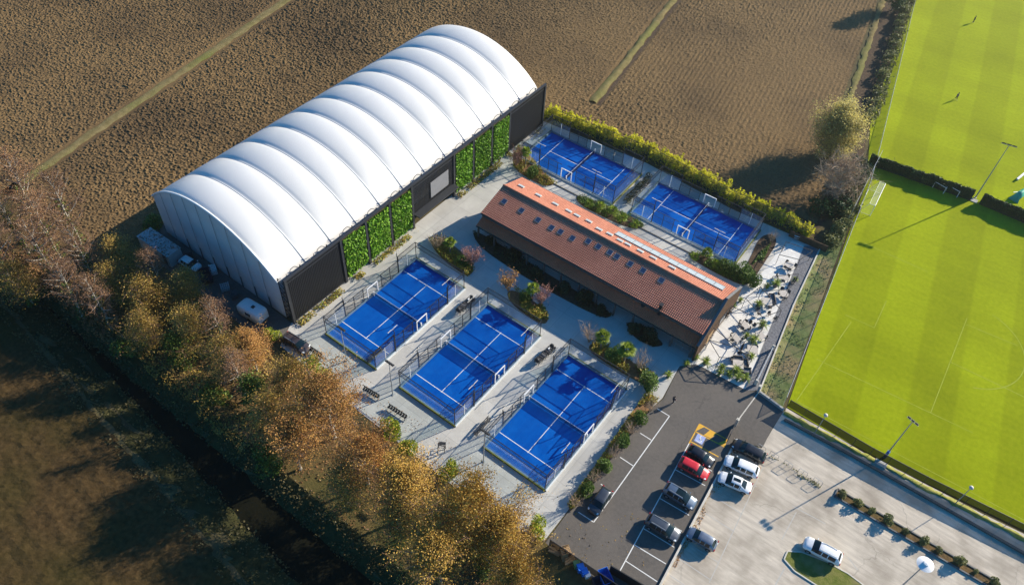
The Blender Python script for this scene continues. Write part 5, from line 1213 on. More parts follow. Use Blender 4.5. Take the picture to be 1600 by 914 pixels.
# bushes under the row
sh = shrub_proto(41, 1.7, 1.5, 2.6, 'leaf_lime', 1500, .16, .36); used['lime'] = sh
for i, (px, py, s, lb) in enumerate([(500, 583, 1.0, 'lime green bush between the dark estate and the orange plane'), (483, 566, .8, 'small lime bush touching the first seat row'), (610, 672, 1.0, 'lime green bush behind the second seat row'), (636, 700, .8, 'lime bush behind the third seat row'),
                                     (842, 822, .8, 'lime green bush at the paving edge by the bins'), (425, 520, .7, 'yellow green bush at the nose of the dark estate'), (700, 735, .9, 'lime bush half under the golden tree')]):
    o = sh if i == 0 else copy_tree(sh); p = g(px, py, 1.2); o.location = (p.x, p.y, 0); o.rotation_euler = (0, 0, i*1.3); o.scale = (s, s, s); tag(o, lb, 'bush', 'lime bushes under the tree row')
sh = shrub_proto(42, 1.9, 1.7, 2.2, 'leaf_ivy', 1300, .16, .36)
for i, (px, py, s, lb) in enumerate([(240, 352, 1.0, 'dark green bush at the back corner of the hall'), (335, 620, 1.1, 'dark undergrowth bush below the ivy trees'), (440, 668, 1.1, 'dark bush between the olive and rust trees'), (420, 725, 1.2, 'dark bush at the edge of the canal strip'), (205, 545, 1.1, 'dark bush on the bank by the white limbed tree'), (760, 875, 1.2, 'dark bush under the lowest golden trees')]):
    o = sh if i == 0 else copy_tree(sh); p = g(px, py, .8); o.location = (p.x, p.y, 0); o.rotation_euler = (0, 0, i*1.3); o.scale = (s, s, s); tag(o, lb, 'bush', 'dark bushes under the tree row')
for i, (ln, lf, w, h, n) in enumerate(((((20, 420), (120, 462), (215, 540)), 'leaf_bare', 4.5, 2.6, 5200), (((200, 525), (300, 600), (400, 690)), 'leaf_olive', 4.2, 2.4, 4600), (((-60, 400), (40, 410), (150, 440), (230, 400)), 'leaf_bare', 5, 2.8, 5200), (((225, 440), (330, 520), (430, 590)), 'leaf_olive', 4, 2.5, 4200))):
    tag(hedge('undergrowth', gp(ln, 1.0), w, h, lf, n, .14, .36, None, None, .45, 90+i), kind='stuff')
# trees at the ditch
o = tree_proto(61, 9.5, 6.3, 'leaf_willow', 30000, .15, .34, n_limb=36, twig_n=10, spread=.58, base=.10, name='willow_tree'); p = g(1309, 214, 4.8); o.location = (p.x, p.y, 0); tag(o, 'round yellow grey willow tree at the corner of the ploughed field', 'tree')
o = tree_proto(62, 7.6, 6.2, 'leaf_twig', 2600, .10, .24, bark='twig', n_limb=46, twig_n=16, trunk_r=.26, tmat='twig_pale', spread=.45, base=.06, name='bare_tree'); p = g(1313, 290, 3.2); o.location = (p.x, p.y, 0); tag(o, 'wide bare brown tree beside the football goal', 'tree')
o = tree_proto(63, 8.0, 3.4, 'leaf_hedge', 4200, .2, .42, spread=.6, base=.12, name='deciduous_tree'); o.location = g(1400, 2, 2.5); o.location.z = 0; tag(o, 'dark green tree in the ditch at the top picture edge', 'tree')

# shrubs, palms
round_ = shrub_proto(44, 1.25, 1.2, 2.1, 'leaf_green', 1900, .12, .26, name='round_shrub', lobes=5)
RS = [(721, 410, .95, 'clipped green shrub beside the palm nearest the hall'), (821, 466, .95, 'clipped green shrub in the bed of the middle court'), (961, 557, 1.15, 'broad green shrub between two palms'), (1014, 597, 1.25, 'large round green shrub at the tip of the bed by the person'),
      (831, 271, .95, 'round green shrub at the foot of the tall palm'), (1001, 655, .85, 'clipped bush nearest the walking person'), (974, 690, .85, 'second clipped bush along the parking bays'), (944, 728, .85, 'third clipped bush along the parking bays'), (917, 766, .85, 'clipped bush beside the parked grey hatchback'),
      (1178, 440, 1.0, 'yellowish round shrub by the pebble bed'), (1163, 424, 1.2, 'dark round shrub near the end of the clubhouse roof'), (1130, 418, 1.1, 'grey green shrub behind the clubhouse roof end'), (1147, 424, 1.0, 'pale green shrub between the far court corner and the roof')]
for i, (px, py, s, lb) in enumerate(RS):
    o = round_ if i == 0 else copy_tree(round_); p = g(px, py, .9*s); o.location = (p.x, p.y, 0); o.rotation_euler = (0, 0, i*1.7); o.scale = (s, s, s*random.uniform(.9, 1.1)); tag(o, lb, 'shrub', 'green shrubs in the planting beds')
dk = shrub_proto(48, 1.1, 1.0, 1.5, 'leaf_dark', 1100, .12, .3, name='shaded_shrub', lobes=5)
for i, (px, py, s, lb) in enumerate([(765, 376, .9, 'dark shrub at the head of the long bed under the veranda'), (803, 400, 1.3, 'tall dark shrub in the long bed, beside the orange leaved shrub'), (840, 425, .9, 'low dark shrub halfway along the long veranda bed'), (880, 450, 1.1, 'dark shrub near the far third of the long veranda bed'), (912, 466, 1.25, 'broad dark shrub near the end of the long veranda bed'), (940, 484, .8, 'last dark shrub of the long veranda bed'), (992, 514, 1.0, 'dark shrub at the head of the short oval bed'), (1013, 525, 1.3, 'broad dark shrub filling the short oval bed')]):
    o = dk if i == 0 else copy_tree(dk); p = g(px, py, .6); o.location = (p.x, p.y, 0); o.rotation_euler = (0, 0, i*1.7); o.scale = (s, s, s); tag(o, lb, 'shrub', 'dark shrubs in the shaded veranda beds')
bs = [bare_shrub_proto(71, 2.1, 3.3, 'twig_pale'), bare_shrub_proto(72, 2.1, 3.2, 'twig_red', 'leaf_pink', 900), bare_shrub_proto(73, 2.0, 3.2, 'twig', 'leaf_orange', 1300)]
BS = [(0, 682, 380, 'grey bare shrub nearest the green wall'), (1, 737, 405, 'pink red bare shrub at the tip of the first bed'), (2, 795, 444, 'orange leaved shrub at the head of the middle bed'), (1, 846, 466, 'bare reddish shrub beside the middle palm'), (0, 922, 524, 'thin grey shrub at the head of the third bed'),
      (0, 1001, 566, 'spreading bare grey shrub beside the palm pair'), (1, 808, 250, 'reddish bare shrub at the far green wall'), (0, 988, 672, 'bare brown shrub between the first two clipped bushes'), (0, 960, 708, 'bare brown shrub between the second and third clipped bushes'), (0, 928, 748, 'bare brown shrub between the third and last clipped bushes'), (0, 900, 785, 'bare brown shrub at the lower end of the parking bed'), (0, 1018, 636, 'bare brown shrub at the upper end of the parking bed'), (0, 1207, 372, 'bare grey shrub at the top of the mulch bed')]
seen = set()
for i, (k, px, py, lb) in enumerate(BS):
    o = bs[k] if k not in seen else copy_tree(bs[k]); seen.add(k); s = .66 if i > 6 else 1.0; p = g(px, py, 1.6*s); o.location = (p.x, p.y, 0); o.rotation_euler = (0, 0, i*2.1); o.scale = (s, s, s); tag(o, lb, 'shrub', 'bare shrubs in the planting beds')
pal = palm_proto(81, 2.9, 1.25, 30)
for i, (px, py, h, s, lb) in enumerate([(703, 379, 2.9, 1, 'fan palm in the bed nearest the hall'), (833, 451, 2.9, 1.05, 'fan palm in the bed of the middle court'), (942, 526, 2.9, 1.15, 'fan palm in front of the broad green shrub'), (978, 552, 2.2, 1.25, 'fan palm beside the spreading bare shrub'), (822, 241, 3.2, .95, 'tall dark fan palm at the far court corner')]):
    o = pal if i == 0 else copy_tree(pal); p = g(px, py, h*s); o.location = (p.x, p.y, 0); o.rotation_euler = (0, 0, i); o.scale = (s, s, s*(1.25 if i == 4 else 1)); tag(o, lb, 'palm', 'fan palms in the planting beds')
pl = palm_proto(82, 1.0, 1.1, 22)
for i, (px, py, s, lb) in enumerate([(921, 318, 1.0, 'bushy palm behind the roof, nearest the hall'), (938, 322, 1.1, 'bushy palm behind the roof, second from the hall'), (957, 331, 1.25, 'broad palm behind the middle of the roof'), (972, 341, 1.1, 'pale palm at the end of the palm group behind the roof'), (993, 350, .9, 'small dark palm standing apart behind the roof'), (1086, 400, .9, 'dark palm beside the yellow palm behind the roof'), (1105, 396, 1.15, 'yellow green palm behind the glazed roof strip'), (1118, 410, .9, 'grey green palm nearest the clubhouse end')]):
    o = pl if i == 0 else copy_tree(pl); p = g(px, py, 1.0); o.location = (p.x, p.y, 0); o.rotation_euler = (0, 0, i); o.scale = (s, s, s); tag(o, lb, 'palm', 'palms behind the clubhouse')
pp = palm_proto(83, .25, 1.0, 22, pot='pot', fan=False)
PP = [(1103, 564, 1.1, 'potted palm at the clubhouse corner of the asphalt'), (1088, 556, .8, 'small potted palm against the end wall'), (1045, 584, .9, 'potted round palm standing alone on the pavement'), (1074, 566, .8, 'potted palm next to the railing'),
      (1129, 572, .9, 'potted palm at the terrace edge, nearest the clubhouse'), (1126, 580, .8, 'small potted palm in front of its neighbour on the terrace edge'), (1140, 582, .9, 'potted palm second along the terrace edge'), (1151, 578, 1.1, 'tall potted palm in the middle of the terrace edge'), (1154, 588, .9, 'yellow potted palm on the terrace edge'), (1165, 590, 1.1, 'broad potted palm at the corner of the terrace by the gate'),
      (1175, 555, .9, 'potted palm beside the lowest small table'), (1168, 522, .8, 'small potted palm between two pergola frames'), (1178, 530, 1.2, 'large pale potted plant in the middle of the terrace'), (1192, 506, 1.1, 'potted palm above the long bench table'), (1186, 474, 1.0, 'narrow tall potted plant by the square table'),
      (1213, 443, 1.2, 'broad potted palm at the upper tables'), (1200, 445, .8, 'small potted shrub at the upper pergola corner'), (1244, 434, .7, 'potted shrub next to the gravel strip'), (1158, 466, .7, 'potted shrub against the end wall'), (1147, 474, .7, 'small potted shrub by the wall door')]
for i, (px, py, s, lb) in enumerate(PP):
    o = pp if i == 0 else copy_tree(pp); p = g(px, py, .8); o.location = (p.x, p.y, .02); o.rotation_euler = (0, 0, i); o.scale = (s, s, s); tag(o, lb, 'potted palm', 'potted palms on the terrace')
ss = shrub_proto(46, .75, .7, 1.1, 'leaf_brush', 420, .10, .26, name='strip_shrub', lobes=4)
for i in range(10):
    a, b = Vector((1316, 772)), Vector((1560, 912)); t = (0, .10, .19, .295, .41, .52, .62, .75, .86, .98)[i]; q = a.lerp(b, t); p = g(q.x, q.y, .5); s = (1, 1.05, .9, 1.25, .8, 1.15, .8, 1.2, .6, 1.0)[i]
    o = ss if i == 0 else copy_tree(ss); o.location = (p.x, p.y, .05); o.rotation_euler = (0, 0, i*1.1); o.scale = (s, s, s)
    tag(o, ['shrub at the rounded head of the kerbed strip', 'second shrub from the head of the kerbed strip', 'third shrub from the head of the kerbed strip', 'big shrub fourth from the head of the kerbed strip', 'small shrub fifth from the head of the kerbed strip', 'shrub sixth from the head of the kerbed strip', 'shrub seventh from the head of the kerbed strip, nearest the disc lamp', 'spreading shrub eighth along the kerbed strip', 'tiny shrub ninth along the kerbed strip', 'last shrub of the kerbed strip at the lower picture edge'][i], 'shrub', 'shrubs in the kerbed strip of the worn car park')

# vehicles
SIL = ('silver', (.20, .23, .28), .6); GREY = ('grey', (.075, .08, .09), .6); BLK = ('black', (.012, .012, .015), .2); RED = ('red', (.55, .02, .025)); WHT = ('white', (.80, .80, .80)); BLS = ('blue_silver', (.16, .205, .26), .6); STL = ('steel', (.105, .115, .13), .6); DUSK = ('dusky', (.09, .065, .06), .3)
def park(o, rear, front, lb, z=.7):
    a = g(*rear, z); b = g(*front, z); c = (a+b)/2; o.location = (c.x, c.y, .02); o.rotation_euler = (0, 0, atan2(b.y-a.y, b.x-a.x)); tag(o, lb, 'car', 'parked cars'); return o
park(car('hatch', GREY, 4.2, 1.75, 1.48), (950, 764), (925, 801), 'grey hatchback parked alone beside the clipped bushes')
park(car('mini', BLK, 3.9, 1.74, 1.45), (1073, 699), (1117, 727), 'small black car with pale bonnet stripes next to the yellow bay'); 
st = bpy.data.objects['parked_car.001'] if 'parked_car.001' in bpy.data.objects else None
park(car('wagon', RED, 4.3, 1.75, 1.50), (1062, 720), (1107, 744), 'bright red estate car between the black and the silver car')
park(car('suv', BLS, 4.6, 1.85, 1.68, glassroof=True, rails=True), (1039, 761), (1086, 790), 'silver blue off roader with a black glass roof')
park(car('wagon', STL, 4.7, 1.84, 1.52, rails=True), (1010, 809), (1062, 840), 'steel grey estate car nearest the empty bays')
park(car('hatch', SIL, 4.0, 1.72, 1.48), (1117, 853), (1076, 830), 'silver blue hatchback alone against the low pale wall')
park(car('wagon', BLK, 4.85, 1.85, 1.5), (1193, 716), (1147, 692), 'black estate car nose to the gate wall')
park(car('wagon', WHT, 4.75, 1.84, 1.5), (1183, 739), (1134, 718), 'white estate car between the black estate and the white saloon')
park(car('sedan', WHT, 4.5, 1.8, 1.45, sunroof=True), (1171, 763), (1126, 744), 'white saloon with dark sunroof, lowest of the three beside the wall')
park(car('suv', WHT, 4.8, 1.88, 1.66, rails=True), (1311, 874), (1259, 847), 'white off roader parked by the grass island')
park(car('wagon', DUSK, 4.9, 1.88, 1.62, rails=True), (441, 523), (485, 550), 'dark dusty estate car half hidden by the trees')
park(car('hatch', WHT, 3.9, 1.7, 1.5), (283, 404), (311, 420), 'white hatchback in the shade behind the hall')

# caravan, shed and stored things in the shaded yard
a, b = g(413, 497, 1.3), g(374, 474, 1.3); c = (a+b)/2
root = empty('caravan', (c.x, c.y, 0), atan2(b.y-a.y, b.x-a.x), 'white caravan with a rounded nose in the shade of the hall', 'caravan')
P = []
for f, w, z0, z1 in ((-2.4, .95, .6, 1.9), (-2.3, 1.08, .45, 2.4), (-2.0, 1.1, .42, 2.55), (1.2, 1.1, .42, 2.5), (1.8, 1.05, .45, 2.3), (2.2, .9, .5, 1.9), (2.4, .62, .7, 1.4)):
    P.append([(f, y*w, z) for y, z in ((0, z0), (-1, z0), (-1.02, (z0+z1)/2), (-.97, z1-.12), (-.8, z1), (0, z1+.04), (.8, z1), (.97, z1-.12), (1.02, (z0+z1)/2), (1, z0), (0, z0))])
mb = MB().grid(P); n = len(P[0]); mb.F.append(list(range(n-1))); mb.S.append(False); mb.F.append([(len(P)-1)*n+i for i in range(n-1)]); mb.S.append(False); mb.build('body', K['white'], root)
for s in (-1, 1):
    MB().box(-.3, s*1.115, 1.65, 1.1, .04, .55).build('window', K['winglass'], root); MB().tube((-.2, s*.95, .33), (-.2, s*1.12, .33), .33, .33, 14).build('wheel', K['rubber'], root)
MB().box(-.6, 0, 2.62, .5, .5, .1).build('roof_vent', K['plastic'], root)
mb = MB(); mb.bar((2.2, .5, .5), (3.3, 0, .5), .08); mb.bar((2.2, -.5, .5), (3.3, 0, .5), .08); mb.build('tow_bar', K['dark'], root)
a, b = g(226, 364, 2.4), g(270, 394, 2.4); c = (a+b)/2
root = empty('storage_shed', (c.x, c.y, 0), atan2(b.y-a.y, b.x-a.x), 'long pale storage shed with a leaf strewn flat roof', 'shed')
MB().box(0, 0, 1.2, 7.6, 2.5, 2.4).build('wall', K['container'], root)
mb = MB()
for k in range(19): mb.box(-3.6+k*.4, 0, 2.47, .36, 2.7, .12+.05*(k % 2))
mb.build('roof', K['container'], root); MB().box(2.6, -1.27, 1.05, 1.0, .05, 2.0).build('door', K['dark'], root)
V, Fq = leaf_quads(np.stack([RNG.uniform(-3.7, 3.7, 260), RNG.uniform(-1.3, 1.3, 260), np.full(260, 2.60)], -1), .12, .3, (0, 0, 1), .8); tag(np_obj('roof_leaves', V, Fq, K['leaf_bare'], root), kind='stuff')
def skip(px, py, lb, m, L=3.0, w=1.6, h=1.2, rz=-.55, full=None):
    p = g(px, py, .8); root = empty('skip', (p.x, p.y, 0), rz, lb, 'skip'); mb = MB(); bt = [(-L/2+.4, -w/2), (L/2-.4, -w/2), (L/2-.4, w/2), (-L/2+.4, w/2)]; tp = [(-L/2, -w/2), (L/2, -w/2), (L/2, w/2), (-L/2, w/2)]
    mb.add([(*q, .1) for q in bt]+[(*q, h) for q in tp]+[(q[0]*.95, q[1]*.93, h) for q in tp]+[(q[0]*.93, q[1]*.9, .25) for q in bt], [(3, 2, 1, 0)]+[(i, (i+1) % 4, 4+(i+1) % 4, 4+i) for i in range(4)]+[(4+i, 4+(i+1) % 4, 8+(i+1) % 4, 8+i) for i in range(4)]+[(8+i, 8+(i+1) % 4, 12+(i+1) % 4, 12+i) for i in range(4)]+[(12, 13, 14, 15)])
    mb.build('bin_body', K[m], root)
    for x in (-L*.2, L*.2):
        for s in (-1, 1): MB().box(x, s*(w/2+.03), h*.55, .12, .08, h*.9).build('rib', K['dark'], root)
    return root
skip(322, 431, 'dark blue skip in the shade behind the hall', 'denim')
def crate_stack(px, py, lb, m, n=3, w=1.0, d=.8, rz=-.5, name='crate_stack', cat='crates'):
    p = g(px, py, .5); root = empty(name, (p.x, p.y, 0), rz, lb, cat)
    for k in range(n):
        mb = MB(); z = .06+k*.36
        for x in (-w/2+.06, 0, w/2-.06): mb.box(x, 0, z, .12, d, .1)
        for j in range(5): mb.box(0, -d/2+.08+j*(d-.16)/4, z+.09, w, .12, .06)
        mb.box(0, -d/2, z+.18, w, .04, .2); mb.box(0, d/2, z+.18, w, .04, .2); mb.build('crate', K[m], root)
    return root
crate_stack(333, 421, 'white slatted crates beside the blue skip', 'white', 3, 1.6, 1.0)
crate_stack(351, 447, 'pale boxes on a pallet behind the hall', 'container', 2, 1.4, 1.3)
crate_stack(366, 460, 'dark crates between the pale boxes and the caravan', 'grey_plastic', 3, 1.3, 1.0)
crate_stack(296, 402, 'dark crates at the end of the storage shed', 'plastic', 3, 1.4, 1.1)

# bins and timber at the lower end of the dark lot
def bin_(px, py, m, lb, rz=-.6, s=1.0):
    p = g(px, py, .9); root = empty('wheelie_bin', (p.x, p.y, .02), rz, lb, 'bin'); w = .58*s; mb = MB()
    mb.add([(-w*.42, -w*.42, .06), (w*.42, -w*.42, .06), (w*.42, w*.42, .06), (-w*.42, w*.42, .06), (-w*.55, -w*.55, 1.0*s), (w*.55, -w*.55, 1.0*s), (w*.55, w*.55, 1.0*s), (-w*.55, w*.55, 1.0*s)], [(3, 2, 1, 0), (4, 5, 6, 7)]+[(i, (i+1) % 4, 4+(i+1) % 4, 4+i) for i in range(4)])
    mb.build('bin_body', K[m], root); lid = MB().box(.02, 0, 1.04*s, w*1.2, w*1.18, .07).build('lid', K[m], root, bevel=.02); MB().bar((-w*.62, -w*.4, .98*s), (-w*.62, w*.4, .98*s), .04).build('handle', K['plastic'], lid)
    mb = MB()
    for y in (-w*.35, w*.35): mb.tube((-w*.4, y-.03, .1), (-w*.4, y+.03, .1), .1, .1, 8)
    mb.build('wheel', K['rubber'], root); return root
bin_(901, 881, 'green_p', 'green wheeled bin at the end of the timber pile', s=1.2); bin_(907, 887, 'blue', 'bright blue wheeled bin next to the green bin', s=1.3); bin_(913, 893, 'blue', 'blue wheeled bin second from the green bin', s=1.2); bin_(918, 897, 'white', 'white bin at the end of the row of bins', s=1.0)
o = skip(946, 901, 'pale blue skip in the shade of the lower screen', 'blue', 2.0, 1.3, 1.2); skip(938, 914, 'dark blue skip at the lower picture edge', 'denim', 2.2, 1.4, 1.2)
def plank_pile(px, py, lb, n=9, L=1.6, rz=.6, m='timber'):
    p = g(px, py, .3); root = empty('timber_pile', (p.x, p.y, .02), rz, lb, 'timber'); rg = random.Random(int(px))
    for k in range(n):
        mb = MB(); y = (k % 4-1.5)*.3; z = .06+(k//4)*.16; a = rg.uniform(-.12, .12); mb.bar((-L/2+rg.uniform(-.2, .2), y-a, z), (L/2+rg.uniform(-.2, .2), y+a, z+rg.uniform(0, .08)), .24, .07); mb.build('plank', K[m], root)
    return root
plank_pile(868, 858, 'loose broken timber at the corner under the trees', 10, 1.5, .2); crate_stack(883, 863, 'tan wooden pallet crate among the scrap timber', 'timber', 4, 1.2, 1.1, .95); plank_pile(889, 872, 'pile of planks between the pallet crate and the bins', 11, 1.4, 1.1)
a, b = g(951, 893, 0), g(1003, 924, 0); o = MB().bar((0, 0, 1.0), (*(b-a)[:2], 1.0), .12, 2.0).build('bin_screen', K['black'], loc=(a.x, a.y, 0)); tag(o, 'dark screen wall shading the lower skips', 'screen')

# seat rows, benches and gear on the pavement
def seat_row(a, b, lb, n=8):
    A, B = g(*a, .5), g(*b, .5); c = (A+B)/2; L_ = (B-A).length; root = empty('seat_row', (c.x, c.y, 0), atan2(B.y-A.y, B.x-A.x), lb, 'seat row', 'rows of black seats under the trees')
    for k in range(n):
        x = -L_/2+L_*(k+.5)/n; s = MB().box(x, 0, .46, L_/n*.78, .42, .06).build('seat', K['plastic'], root, bevel=.015); MB().box(x, .24, .72, L_/n*.78, .06, .42).build('backrest', K['plastic'], s)
    mb = MB(); mb.bar((-L_/2, -.12, .40), (L_/2, -.12, .40), .08); mb.build('beam', K['white'], root)
    mb = MB()
    for k in range(5):
        x = -L_/2+.1+(L_-.2)*k/4; mb.bar((x, -.12, 0), (x, -.12, .4), .06); mb.bar((x, -.5, .04), (x, .4, .04), .06)
    mb.bar((-L_/2, -.5, .06), (L_/2, -.5, .06), .06); mb.build('leg_frame', K['galv'], root); return root
seat_row((480, 542), (502, 557), 'row of black seats beside the dark estate car'); seat_row((567, 606), (592, 621), 'row of black seats beside the big orange plane'); seat_row((606, 634), (635, 653), 'row of black seats nearest the black tubular rack')
def bench(a, b, lb, n=1):
    A, B = g(*a, .4), g(*b, .4); c = (A+B)/2; L_ = (B-A).length; root = empty('bench', (c.x, c.y, 0), atan2(B.y-A.y, B.x-A.x), lb, 'bench', 'dark benches between the courts')
    mb = MB()
    for y in (-.16, 0, .16): mb.box(0, y, .46, L_, .12, .05)
    mb.build('seat', K['cloth_dark'], root); mb = MB()
    for z in (.66, .82): mb.box(0, .28, z, L_, .05, .11)
    mb.build('backrest', K['cloth_dark'], root)
    for x in (-L_*.4, 0, L_*.4):
        mb = MB(); mb.box(x, -.18, .22, .06, .06, .44); mb.box(x, .24, .44, .06, .06, .88); mb.build('leg', K['dark'], root)
    return root
bench((575, 566), (598, 545), 'dark bench between the first and middle courts'); bench((742, 680), (766, 653), 'dark bench between the middle court and the court nearest the car park')
def rack(a, b, lb):
    A, B = g(*a, .6), g(*b, .6); c = (A+B)/2; L_ = (B-A).length; root = empty('equipment_rack', (c.x, c.y, 0), atan2(B.y-A.y, B.x-A.x), lb, 'equipment rack', 'covered equipment racks')
    mb = MB()
    for y in (-.42, .42):
        mb.bar((-L_/2, y, .55), (L_/2, y, .55), .07); mb.bar((-L_/2, y, .95), (L_/2, y, .95), .06)
        for k in range(6): x = -L_/2+.1+(L_-.2)*k/5; mb.bar((x, y, 0), (x, y, .95), .06)
    for k in range(6): x = -L_/2+.1+(L_-.2)*k/5; mb.bar((x, -.42, .55), (x, .42, .55), .05)
    mb.build('frame', K['black'], root); rg = random.Random(int(a[0]))
    for k in range(9):
        x = -L_/2+.3+(L_-.6)*k/8; mb = MB(); mb.box(x, rg.uniform(-.1, .1), .70+rg.uniform(0, .18), .36, .85, .16+rg.random()*.12, rg.uniform(-.2, .2)); mb.build('bag', K['cloth_dark' if k % 3 else 'grey_plastic'], root, bevel=.05)
    MB().lathe([(.1, .6), (.32, .7), (.36, .95), (.25, 1.2), (.05, 1.25)], -L_/2+.2, 0, 10).build('ball_basket', K['plastic'], root); MB().lathe([(.1, .6), (.26, .7), (.28, .95), (.2, 1.1), (.05, 1.15)], L_/2-.2, .1, 10).build('ball_basket', K['plastic'], root)
    MB().box(L_*.25, .1, 1.0, .35, .2, .12).build('box', K['white'], root); return root
rack((715, 487), (739, 465), 'black equipment rack beside the middle court, nearer the hall'); rack((838, 566), (865, 541), 'black equipment rack beside the court nearest the car park')
p = g(690, 700, .5); root = empty('tubular_rack', (p.x, p.y, 0), .5, 'black tubular rack standing alone on the pavement by the golden tree', 'rack'); mb = MB()
for x in (-.5, .5):
    for y in (-.35, .35): mb.tube((x, y, 0), (x*.8, y*.7, 1.7), .045, .04, 5)
for z, k in ((.5, .94), (1.1, .88), (1.7, .8)):
    for y in (-.35, .35): mb.bar((-.5*k, y*k*.95, z), (.5*k, y*k*.95, z), .05)
    for x in (-.5, .5): mb.bar((x*k, -.33*k, z), (x*k, .33*k, z), .05)
mb.build('frame', K['black'], root); MB().box(.15, 0, 1.78, .9, .4, .08, .2).build('top_board', K['plastic'], root)

# terrace
ch = chair_proto(); tb = {}
def chair_at(px, py, toward, lb, grp, first=[True]):
    p = g(px, py, .5); q = g(*toward, .5); o = ch if first[0] else copy_tree(ch); first[0] = False
    o.location = (p.x, p.y, .02); o.rotation_euler = (0, 0, atan2(q.y-p.y, q.x-p.x)); o.scale = (1.05,)*3; tag(o, lb, 'chair', grp)
def table_at(key, px, py, lb, rz=0.0, **k):
    if key not in tb: o = tb[key] = table_proto(**k)
    else: o = copy_tree(tb[key])
    p = g(px, py, .74); o.location = (p.x, p.y, .02); o.rotation_euler = (0, 0, rz); tag(o, lb, 'table', 'tables on the white terrace')
TT = [('round', 1234, 414, 0, 'round table highest up the terrace', dict(w=1.5, d=1.5, round_=True), [(1230, 410), (1242, 415), (1234, 421), (1227, 417)], 'chair at the round table highest up the terrace'),
      ('rect', 1224, 433, .6, 'oblong pale table beside the broad potted palm', dict(w=1.7, d=1.0), [(1215, 431), (1231, 432), (1224, 439)], 'chair at the oblong table beside the broad potted palm'),
      ('round', 1225, 459, 0, 'round table beside the gravel strip', None, [(1222, 452), (1218, 459), (1232, 457), (1227, 465)], 'chair at the round table beside the gravel strip'),
      ('square', 1198.5, 471, .5, 'square pale table next to the dark lounge seat', dict(w=1.6, d=1.6), [(1203, 480)], 'chair below the square table next to the lounge seat'),
      ('rect', 1164, 507, -.5, 'pale table nearest the end wall among six chairs', None, [(1157, 504), (1160, 513), (1165, 503), (1172, 504), (1178, 508), (1170, 513)], 'chair at the six seat table nearest the end wall'),
      ('rect', 1150, 527, -.5, 'pale table in front of the wall door', None, [(1144, 524), (1144, 531), (1157, 531)], 'chair at the table in front of the wall door'),
      ('rect', 1189, 523, -.5, 'long pale bench table beside the large potted plant', None, [(1196, 527)], 'chair at the end of the bench table'),
      ('square', 1176, 546, .5, 'small pale table near the gate rail', dict(w=1.2, d=1.0), [(1181, 543)], 'chair at the small table near the gate rail'),
      ('square', 1153.5, 569, .5, 'pale table at the lower edge of the terrace', None, [(1144, 561)], 'chair at the table on the lower terrace edge'),
      ('none', 1206, 494, 0, '', None, [(1202, 490), (1211, 497)], 'chair of the pair without a table by the gravel strip'),
      ('none', 1185, 487, 0, '', None, [(1184, 484), (1186, 490)], 'chair of the pair beside the narrow tall plant'),
      ('none', 1241, 438, 0, '', None, [(1242, 437), (1238, 443)], 'chair of the pair next to the potted shrub on the gravel side')]
for key, px, py, rz, lb, kw, chs, cl in TT:
    if key != 'none': table_at(key, px, py, lb, rz, **(kw or {}))
    for cx, cy in chs: chair_at(cx, cy, (px+.01, py), 'dark wicker '+cl, cl.replace('chair', 'chairs', 1))
def lounge(px, py, rz, lb, w=1.5):
    p = g(px, py, .4); root = empty('lounge_seat', (p.x, p.y, .02), rz, lb, 'lounge seat', 'dark lounge seats on the terrace'); MB().box(0, 0, .2, w, .85, .36).build('seat', K['wicker'], root, bevel=.03); MB().box(0, .40, .5, w, .16, .5).build('backrest', K['wicker'], root, bevel=.03)
    for s in (-1, 1): MB().box(s*(w/2-.08), 0, .42, .16, .85, .3).build('armrest', K['wicker'], root, bevel=.03)
    MB().box(0, -.05, .42, w-.36, .68, .10).build('cushion', K['cushion'], root, bevel=.03)
lounge(1206.5, 467, -1.0, 'dark lounge seat beside the square table', 2.2); lounge(1153, 561, .6, 'dark lounge seat behind the table on the lower terrace edge'); lounge(1164, 567, -1.0, 'dark lounge seat between that table and the gate rail'.replace('that table', 'the lower table')); lounge(1167, 579, .5, 'low dark ottoman seat by the corner palms', 1.3)
def stool(px, py, lb):
    p = g(px, py, .7); root = empty('bar_stool', (p.x, p.y, .02), random.random()*3, lb, 'stool', 'dark stools along the end wall'); MB().lathe([(.18, .70), (.23, .74), (.22, .80), (.01, .81)], n=12).build('seat', K['wicker'], root); mb = MB()
    for k in range(4): mb.tube((.12*cos(k*pi/2), .12*sin(k*pi/2), .7), (.24*cos(k*pi/2), .24*sin(k*pi/2), 0), .02, .018, 4)
    mb.build('leg_frame', K['black'], root); mb = MB(); mb.grid([[(.21*cos(a), .21*sin(a), .8), (.23*cos(a), .23*sin(a), 1.02)] for a in np.linspace(2, 4.3, 7)]); mb.build('backrest', K['wicker'], root)
for px, py, lb in ((1136, 494, 'dark stool lowest of the three beside the wall door'), (1138.5, 490, 'dark stool middle of the three beside the wall door'), (1142, 487.5, 'dark stool highest of the three beside the wall door'), (1110, 527, 'dark stool upper of the pair at the clubhouse corner'), (1112.5, 523.5, 'dark stool middle at the clubhouse corner'), (1101.5, 538.5, 'dark stool nearest the asphalt at the clubhouse corner')): stool(px, py, lb)
p = g(1159, 544, 1.2); root = empty('closed_parasol', (p.x, p.y, 0), 0, 'closed dark parasol standing in the middle of the lower terrace', 'parasol'); MB().lathe([(.06, .8), (.20, .95), (.16, 1.8), (.06, 2.7), (.02, 2.75)], n=8).build('canopy', K['cloth_dark'], root); MB().tube((0, 0, 0), (0, 0, 2.85), .03, .03, 6).build('pole', K['black'], root); MB().lathe([(.35, 0), (.35, .06), (.1, .1)], n=12).build('base', K['dark'], root)
